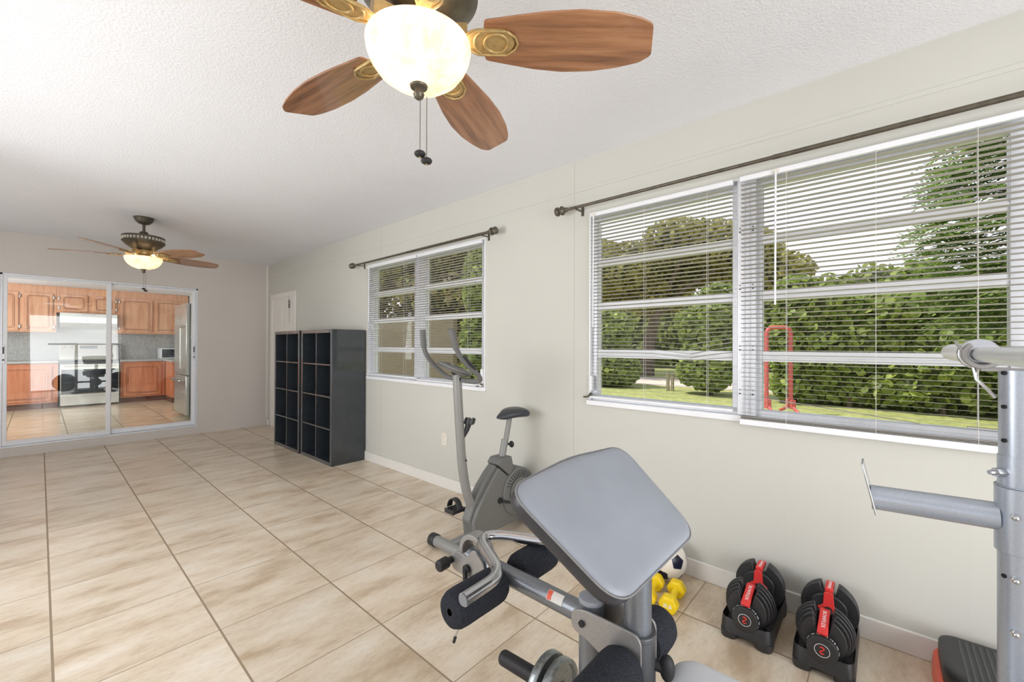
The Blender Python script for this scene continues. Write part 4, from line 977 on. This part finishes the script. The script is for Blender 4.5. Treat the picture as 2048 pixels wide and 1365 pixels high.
# ---------------------------------------------------------------- soccer ball
import bmesh
bm = bmesh.new(); bmesh.ops.create_icosphere(bm, subdivisions=6, radius=.110)
ph = (1+5**.5)/2; V12 = []
for a in (-1, 1):
    for b_ in (-ph, ph): V12 += [(0,a,b_), (a,b_,0), (b_,0,a)]
Rm = Matrix.Rotation(.75, 3, 'X') @ Matrix.Rotation(.35, 3, 'Y') @ Matrix.Rotation(.5, 3, 'Z')
V12 = [(Rm @ Vector(v)).normalized() for v in V12]
for f_ in bm.faces:
    c = f_.calc_center_median().normalized(); ds = sorted(((c.dot(v), v) for v in V12), key=lambda q: -q[0])
    v = ds[0][1]; w = ds[1][1]; ang = math.acos(min(1, ds[0][0])); tt = (w-v*w.dot(v)).normalized(); cc = (c-v*c.dot(v))
    ca = abs(math.acos(max(-1, min(1, cc.normalized().dot(tt))))) if cc.length > 1e-6 else 0
    lim = .36*math.cos(PI/5)/max(.3, math.cos(PI/5-ca)) if ca < PI/5 else .36
    f_.material_index = 1 if ang < lim else 0; f_.smooth = True
me = bpy.data.meshes.new('soccer_ball'); bm.to_mesh(me); bm.free(); me.materials.append(ball_m); me.materials.append(navy_m)
sb = bpy.data.objects.new('soccer_ball', me); COL.objects.link(sb); sb.location = (2.325, .905, .110)
tag(sb, 'white soccer ball with dark navy patches on the floor against the right wall', 'ball')

# ---------------------------------------------------------------- aerobic step
sp = thing('exercise_step', 'black topped exercise step with orange base on the floor at the lower right', 'exercise step', (2.25, -.5, 0))
out = rpoly([(2.06,-.86), (2.40,-.86), (2.40,-.19), (2.37,-.165), (2.14,-.165), (2.06,-.25)], .05, 7)
obj('top_platform', MB().cushion(out, (0,0,0), (1,0,0), (0,1,0), (0,0,1), [(.003,.085), (0,.09), (0,.145), (.004,.155), (.014,.16), (.03,.160)]), plastic_m, sp, angle=50)
mb = MB()
for k in range(34):
    y = -.82+k*.018; mb.box(2.10, 2.37, y, y+.007, .159, .1615)
obj('grip_ribs', mb, pbr('step_rubber', srgb(78,80,80), .7, nscale=200, var=.1), sp)
out = rpoly([(2.05,-.87), (2.42,-.87), (2.42,-.17), (2.38,-.148), (2.13,-.148), (2.05,-.24)], .05, 7)
obj('base_riser', MB().cushion(out, (0,0,0), (1,0,0), (0,1,0), (0,0,1), [(.0,0), (0,.05), (.004,.084), (.02,.086)]), orange_m, sp, angle=50)

# ---------------------------------------------------------------- outdoors
GZ = -.2
tag(obj('lawn', MB().box(2.6, 45, -25, 45, GZ-.2, GZ), lawn_m, smooth=False), 'sunlit short lawn outside the windows', 'lawn', kind='stuff')
tag(obj('driveway', MB().box(15.4, 18.9, -20, 40, GZ, GZ+.02), road_m, smooth=False), 'pale driveway beyond the gap in the hedge', 'driveway')

def leaves(n, clumps, size, rs, nside=6, flat=.5, asp=1.0, squash=1.0):
    """n leaves over the shells of clumps [(cx,cy,cz,rx,ry,rz)]; one polygon each"""
    w = np.array([c[3]*c[5]+c[4]*c[5]+c[3]*c[4] for c in clumps]); idx = rs.choice(len(clumps), n, p=w/w.sum()); C_ = np.array(clumps)[idx]
    d = rs.normal(size=(n, 3)); d /= np.linalg.norm(d, axis=1)[:, None]
    pos = C_[:, :3]+d*C_[:, 3:6]*(1-.28*rs.rand(n, 1)**1.6)
    nrm = d*flat+rs.normal(size=(n, 3))*.55+np.array([0, 0, .35]); nrm /= np.linalg.norm(nrm, axis=1)[:, None]
    a = np.cross(nrm, rs.normal(size=(n, 3))); a /= np.linalg.norm(a, axis=1)[:, None]; b2 = np.cross(nrm, a)
    s = size*(.6+.8*rs.rand(n, 1)); ang = np.arange(nside)*2*PI/nside
    vs = pos[:, None, :]+s[:, None, :]*(np.cos(ang)[None, :, None]*a[:, None, :]*asp+np.sin(ang)[None, :, None]*b2[:, None, :]*squash)
    return vs.reshape(-1, 3), nside
def foliage(name, vs, k, mat, parent):
    vs = vs.copy(); vs[:, 2] = np.maximum(vs[:, 2], GZ+.01)
    n = len(vs)//k; me = bpy.data.meshes.new(name); off = Vector((0,0,0))
    if parent is not None: off = Vector(parent.location)
    me.vertices.add(len(vs)); me.vertices.foreach_set('co', (vs-np.array(off)).astype(np.float32).ravel())
    me.loops.add(n*k); me.loops.foreach_set('vertex_index', np.arange(n*k, dtype=np.int32))
    me.polygons.add(n); me.polygons.foreach_set('loop_start', np.arange(n, dtype=np.int32)*k)
    me.update(calc_edges=True); me.materials.append(mat)
    o = bpy.data.objects.new(name, me); COL.objects.link(o); o.parent = parent; return o
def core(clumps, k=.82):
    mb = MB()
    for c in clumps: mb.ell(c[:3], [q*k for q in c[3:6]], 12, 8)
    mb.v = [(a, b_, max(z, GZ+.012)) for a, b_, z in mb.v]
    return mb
def shrub(name, label, cat, clumps, n, size, mat, seed, trunk=None, grp=None, ck=.8, nside=6, asp=1.0, cores=True, squash=1.0):
    c0 = np.array(clumps)[:, :3].mean(0); t = thing(name, label, cat, (c0[0], c0[1], GZ), group=grp)
    rs = np.random.RandomState(seed); vs, k = leaves(n, clumps, size, rs, nside, asp=asp, squash=squash)
    foliage('foliage', vs, k, mat, t)
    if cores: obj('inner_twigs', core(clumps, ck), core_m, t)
    if trunk: obj('trunk', trunk, bark_m, t)
    return t
rs = np.random.RandomState(3)
def row(x, y0, y1, h0, h1, r, step=.55, top=0):
    out = []; y = y0
    while y < y1:
        k = (y-y0)/max(.01, y1-y0); h = h0+(h1-h0)*k
        for z in np.arange(GZ+.55, GZ+h-.3, .6): out.append((x+rs.uniform(-.25,.25), y+rs.uniform(-.2,.2), z, r*rs.uniform(.8,1.1), r*rs.uniform(.8,1.1), .55))
        out.append((x+rs.uniform(-.3,.3), y, GZ+h-.35+rs.uniform(-.25,.3), r*.8, r*.7, .45)); y += step
    return out
def stems(pts):
    mb = MB()
    for x, y, h in pts: mb.tube([(x,y,GZ), (x+.05,y+.04,GZ+h*.5), (x-.05,y,GZ+h)], [.06,.045,.03], 8)
    return mb
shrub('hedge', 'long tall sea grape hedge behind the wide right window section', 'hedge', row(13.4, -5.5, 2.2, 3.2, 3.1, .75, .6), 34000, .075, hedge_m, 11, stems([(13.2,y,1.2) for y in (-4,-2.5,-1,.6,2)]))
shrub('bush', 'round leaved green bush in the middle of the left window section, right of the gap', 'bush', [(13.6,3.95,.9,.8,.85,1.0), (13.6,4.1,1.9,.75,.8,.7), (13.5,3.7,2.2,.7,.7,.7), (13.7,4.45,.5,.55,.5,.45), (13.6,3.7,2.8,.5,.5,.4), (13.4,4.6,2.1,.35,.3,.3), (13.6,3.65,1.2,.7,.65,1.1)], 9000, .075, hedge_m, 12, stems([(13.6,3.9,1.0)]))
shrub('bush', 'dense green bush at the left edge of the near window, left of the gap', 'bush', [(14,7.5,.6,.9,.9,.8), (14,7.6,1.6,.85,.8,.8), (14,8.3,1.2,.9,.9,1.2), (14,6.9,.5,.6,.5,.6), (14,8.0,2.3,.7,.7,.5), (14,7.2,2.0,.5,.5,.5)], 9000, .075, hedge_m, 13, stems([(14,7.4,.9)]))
cl = [(20+rs.uniform(-2.5,2.5), 8.0+rs.uniform(-4.6,3.8), 4.9+rs.uniform(-1.3,1.3), 1.6, 1.6, .9) for _ in range(20)]
mb = MB().tube([(19.6,8.6,GZ), (19.7,8.5,1.5), (19.9,8.2,3.0)], [.38,.28,.22], 12)
for q in ((18.5,6.5,5.2), (20.5,9.5,5.2), (21,7,5.5), (19,10,4.8), (19,5.2,4.6)): mb.tube([(19.85,8.3,2.6), ((19.85+q[0])/2,(8.3+q[1])/2,3.9), q], [.16,.1,.05], 8)
shrub('tree', 'broad olive green tree with a forked trunk beyond the left window section', 'tree', cl, 26000, .085, dtree_m, 14, mb, ck=.62, grp='trees outside')
shrub('tree', 'yellow green tree line far behind the hedge in the wide window', 'tree', [(29+rs.uniform(-1,1), y, 3.0+rs.uniform(-.4,.6), 2.2, 1.9, 2.2) for y in np.arange(-11, 34, 1.9)]+[(29, y, .9, 2.0, 1.6, 1.0) for y in np.arange(-11, 34, 1.9)], 34000, .14, ytree_m, 15, stems([(29,y,2) for y in (-6,-3,0,3,8,14)]), grp='trees outside')
# feathery tree close on the right
ft = thing('tree', 'feathery leaved tree hanging into the upper right of the wide window', 'tree', (10.2, -3.4, GZ), group='trees outside')
rs2 = np.random.RandomState(21); V = []
tips = []
for i in range(760):
    z = 1.5+rs2.rand()*3.9; ymx = -.75-.33*max(0, z-3.2)-.30*max(0, 2.9-z); y = ymx-abs(rs2.normal())*1.1; x = 9.5+rs2.normal()*.7
    base = np.array([x, y, z]); d = np.array([rs2.normal()*.35, .8+rs2.rand()*.4, rs2.normal()*.25+.05]); d /= np.linalg.norm(d)
    L_ = .55+.25*rs2.rand(); side = np.cross(d, [0, 0, 1]); side /= np.linalg.norm(side); up = np.cross(side, d); up /= np.linalg.norm(up)
    tips.append(base)
    for k in range(13):
        t_ = (k+1)/13; p_ = base+d*L_*t_+np.array([0, 0, -.28*L_*t_*t_]); ln = .15*math.sin(PI*(.12+.85*t_))+.02
        for s_ in (-1, 1):
            e = (side*s_*.85+d*.45+up*rs2.normal()*.12); e /= np.linalg.norm(e); q = p_+e*ln+np.array([0, 0, -.04*ln]); wv = np.cross(e, up)*.027
            m_ = (p_+q)/2; V += [p_, m_+wv, q, m_-wv]
foliage('foliage', np.array(V), 4, frond_m, ft)
mb = MB().tube([(10.4,-4.4,GZ), (10.3,-4.1,1.4), (10.1,-3.8,2.4)], [.2,.15,.12], 12)
for q in tips[::14]: mb.tube([(10.15,-3.9,2.2), ((10.15+q[0])/2,(-3.9+q[1])/2,(2.6+q[2])/2+.1), tuple(q)], [.06,.035,.012], 6)
obj('trunk', mb, bark_m, ft)
# trees outside the far window
cl = [(x_+rs.uniform(-.8,.8), y_+rs.uniform(-.6,.6), z_, 1.0, 1.0, .9) for x_, y_ in ((8.6,14.5), (9,12.8), (9.3,11.2), (9.4,9.9), (10.5,13.6), (11,11)) for z_ in (.8,1.9,3.0,4.1,4.9)]
shrub('tree', 'dense brownish tree filling the view through the far window', 'tree', cl, 24000, .075, brown_m, 16, stems([(9,13,2), (9.5,10.5,2)]), grp='trees outside', ck=.78)
shrub('bush', 'bright leafy branch tips at the right edge of the far window', 'bush', [(5.75,5.95,1.4,.4,.35,.8), (5.8,5.85,2.5,.5,.4,.8), (5.7,6.0,.5,.45,.4,.6)], 2600, .05, hedge_m, 17, stems([(5.75,5.95,2.0)]), ck=.6)
# garden wall of the neighbour seen through the far window
wl_ = obj('garden_wall', MB().box(6.4, 6.52, 7.5, 15, GZ, 2.05), pbr('taupe_stucco', srgb(122,111,94), .9, nscale=6, var=.06)); tag(wl_, 'taupe stucco garden wall outside the far window', 'screen')
# fence posts and wires in the gap of the hedge
for i, (x, y, h) in enumerate(((13.9, 5.35, .62), (13.9, 5.2, .55))):
    t = thing('fence_post', ('pale timber fence post in the hedge gap, the taller of the pair', 'pale timber fence post in the hedge gap, the shorter of the pair')[i], 'fence post', (x, y, GZ), group='fence posts in the hedge gap')
    obj('post', MB().box(x-.04, x+.04, y-.045, y+.045, GZ, GZ+h), post_m, t, bevel=.006)
    obj('post_cap', MB().box(x-.05, x+.05, y-.055, y+.055, GZ+h, GZ+h+.02), post_m, t, bevel=.004)
# red tubular frame on the lawn
rf = thing('metal_frame', 'faded red tubular metal frame with splayed feet standing on the lawn', 'frame', (11.1, 1.8, GZ))
a0, a1 = Vector((10.75, 1.93, GZ)), Vector((11.05, 1.52, GZ)); up = Vector((0,0,1))
obj('frame_tube', MB().tube([a0+up*.12, a0+up*1.92, a1+up*1.92, a1+up*.12], .045, 14, .16), redm_m, rf)
for a in (a0, a1):
    n_ = (a1-a0).normalized(); q = Vector((-n_.y, n_.x, 0))
    obj('foot', MB().tube([a+q*.42+up*.02, a+q*.12+up*.14, a+up*.30], .032, 10, .05).tube([a-q*.42+up*.02, a-q*.12+up*.14, a+up*.30], .032, 10, .05).obox(a+up*.22, (n_,q,up), (.04,.13,.10)), redm_m, rf)

# ---------------------------------------------------------------- light
w = bpy.data.worlds.new('world'); SC.world = w; w.use_nodes = True; nt = w.node_tree; bg = nt.nodes['Background']
tc = N(nt, 'ShaderNodeTexCoord'); sp_ = N(nt, 'ShaderNodeSeparateXYZ'); nt.links.new(tc.outputs['Generated'], sp_.inputs[0])
c = ramp(nt, sp_.outputs['Z'], [(0, (.93,.90,.88,1)), (.25, (.88,.89,.96,1)), (1, (.62,.74,.95,1))]); nt.links.new(c, bg.inputs[0]); bg.inputs[1].default_value = 1.0
sd = bpy.data.lights.new('sun', 'SUN'); sd.energy = 3.0; sd.angle = math.radians(.6); sd.color = (1, .95, .85)
so = bpy.data.objects.new('sun', sd); COL.objects.link(so); e = math.radians(62); az = math.radians(-35)
dirv = Vector((math.cos(e)*math.sin(az), math.cos(e)*math.cos(az), math.sin(e))); so.rotation_euler = dirv.to_track_quat('Z', 'Y').to_euler(); so.location = (10, 10, 20)
def area(name, loc, size, sizey, energy, direction, color=(1,1,1)):
    l = bpy.data.lights.new(name, 'AREA'); l.shape = 'RECTANGLE'; l.size = size; l.size_y = sizey; l.energy = energy; l.color = color
    o = bpy.data.objects.new(name, l); COL.objects.link(o); o.location = loc; o.rotation_euler = Vector(direction).to_track_quat('-Z', 'Y').to_euler(); return o
COOL_TINT = (.95, .975, 1)
area('fill_left', (XL-1.0, 2.8, 1.1), 2.4, 9.5, 450, (1, 0, -.05), COOL_TINT)  # added area lamp outside the unseen left wall, fills the room evenly
area('daylight_near_door', (.7, YN-.2, 1.05), 1.75, 2.05, 62, (.1, 1, .15), COOL_TINT)
area('fill_kitchen', (-1.75, 9.3, 1.55), 1.25, 2.1, 95, (1, 0, .1), COOL_TINT)  # added area lamp behind the unseen opening, brightens the kitchen
for name, y0, y1 in (('added_opening_near', -.9, 1.3), ('added_opening_far', 2.6, 5.0)): pass

SC.view_settings.view_transform = 'Standard'; SC.view_settings.look = 'None'; SC.view_settings.gamma = 1; SC.view_settings.exposure = 0.28
SC.view_settings.use_curve_mapping = False
SC.cycles.max_bounces = 10; SC.cycles.diffuse_bounces = 5; SC.cycles.glossy_bounces = 4; SC.cycles.transparent_max_bounces = 16; SC.cycles.sample_clamp_indirect = 6
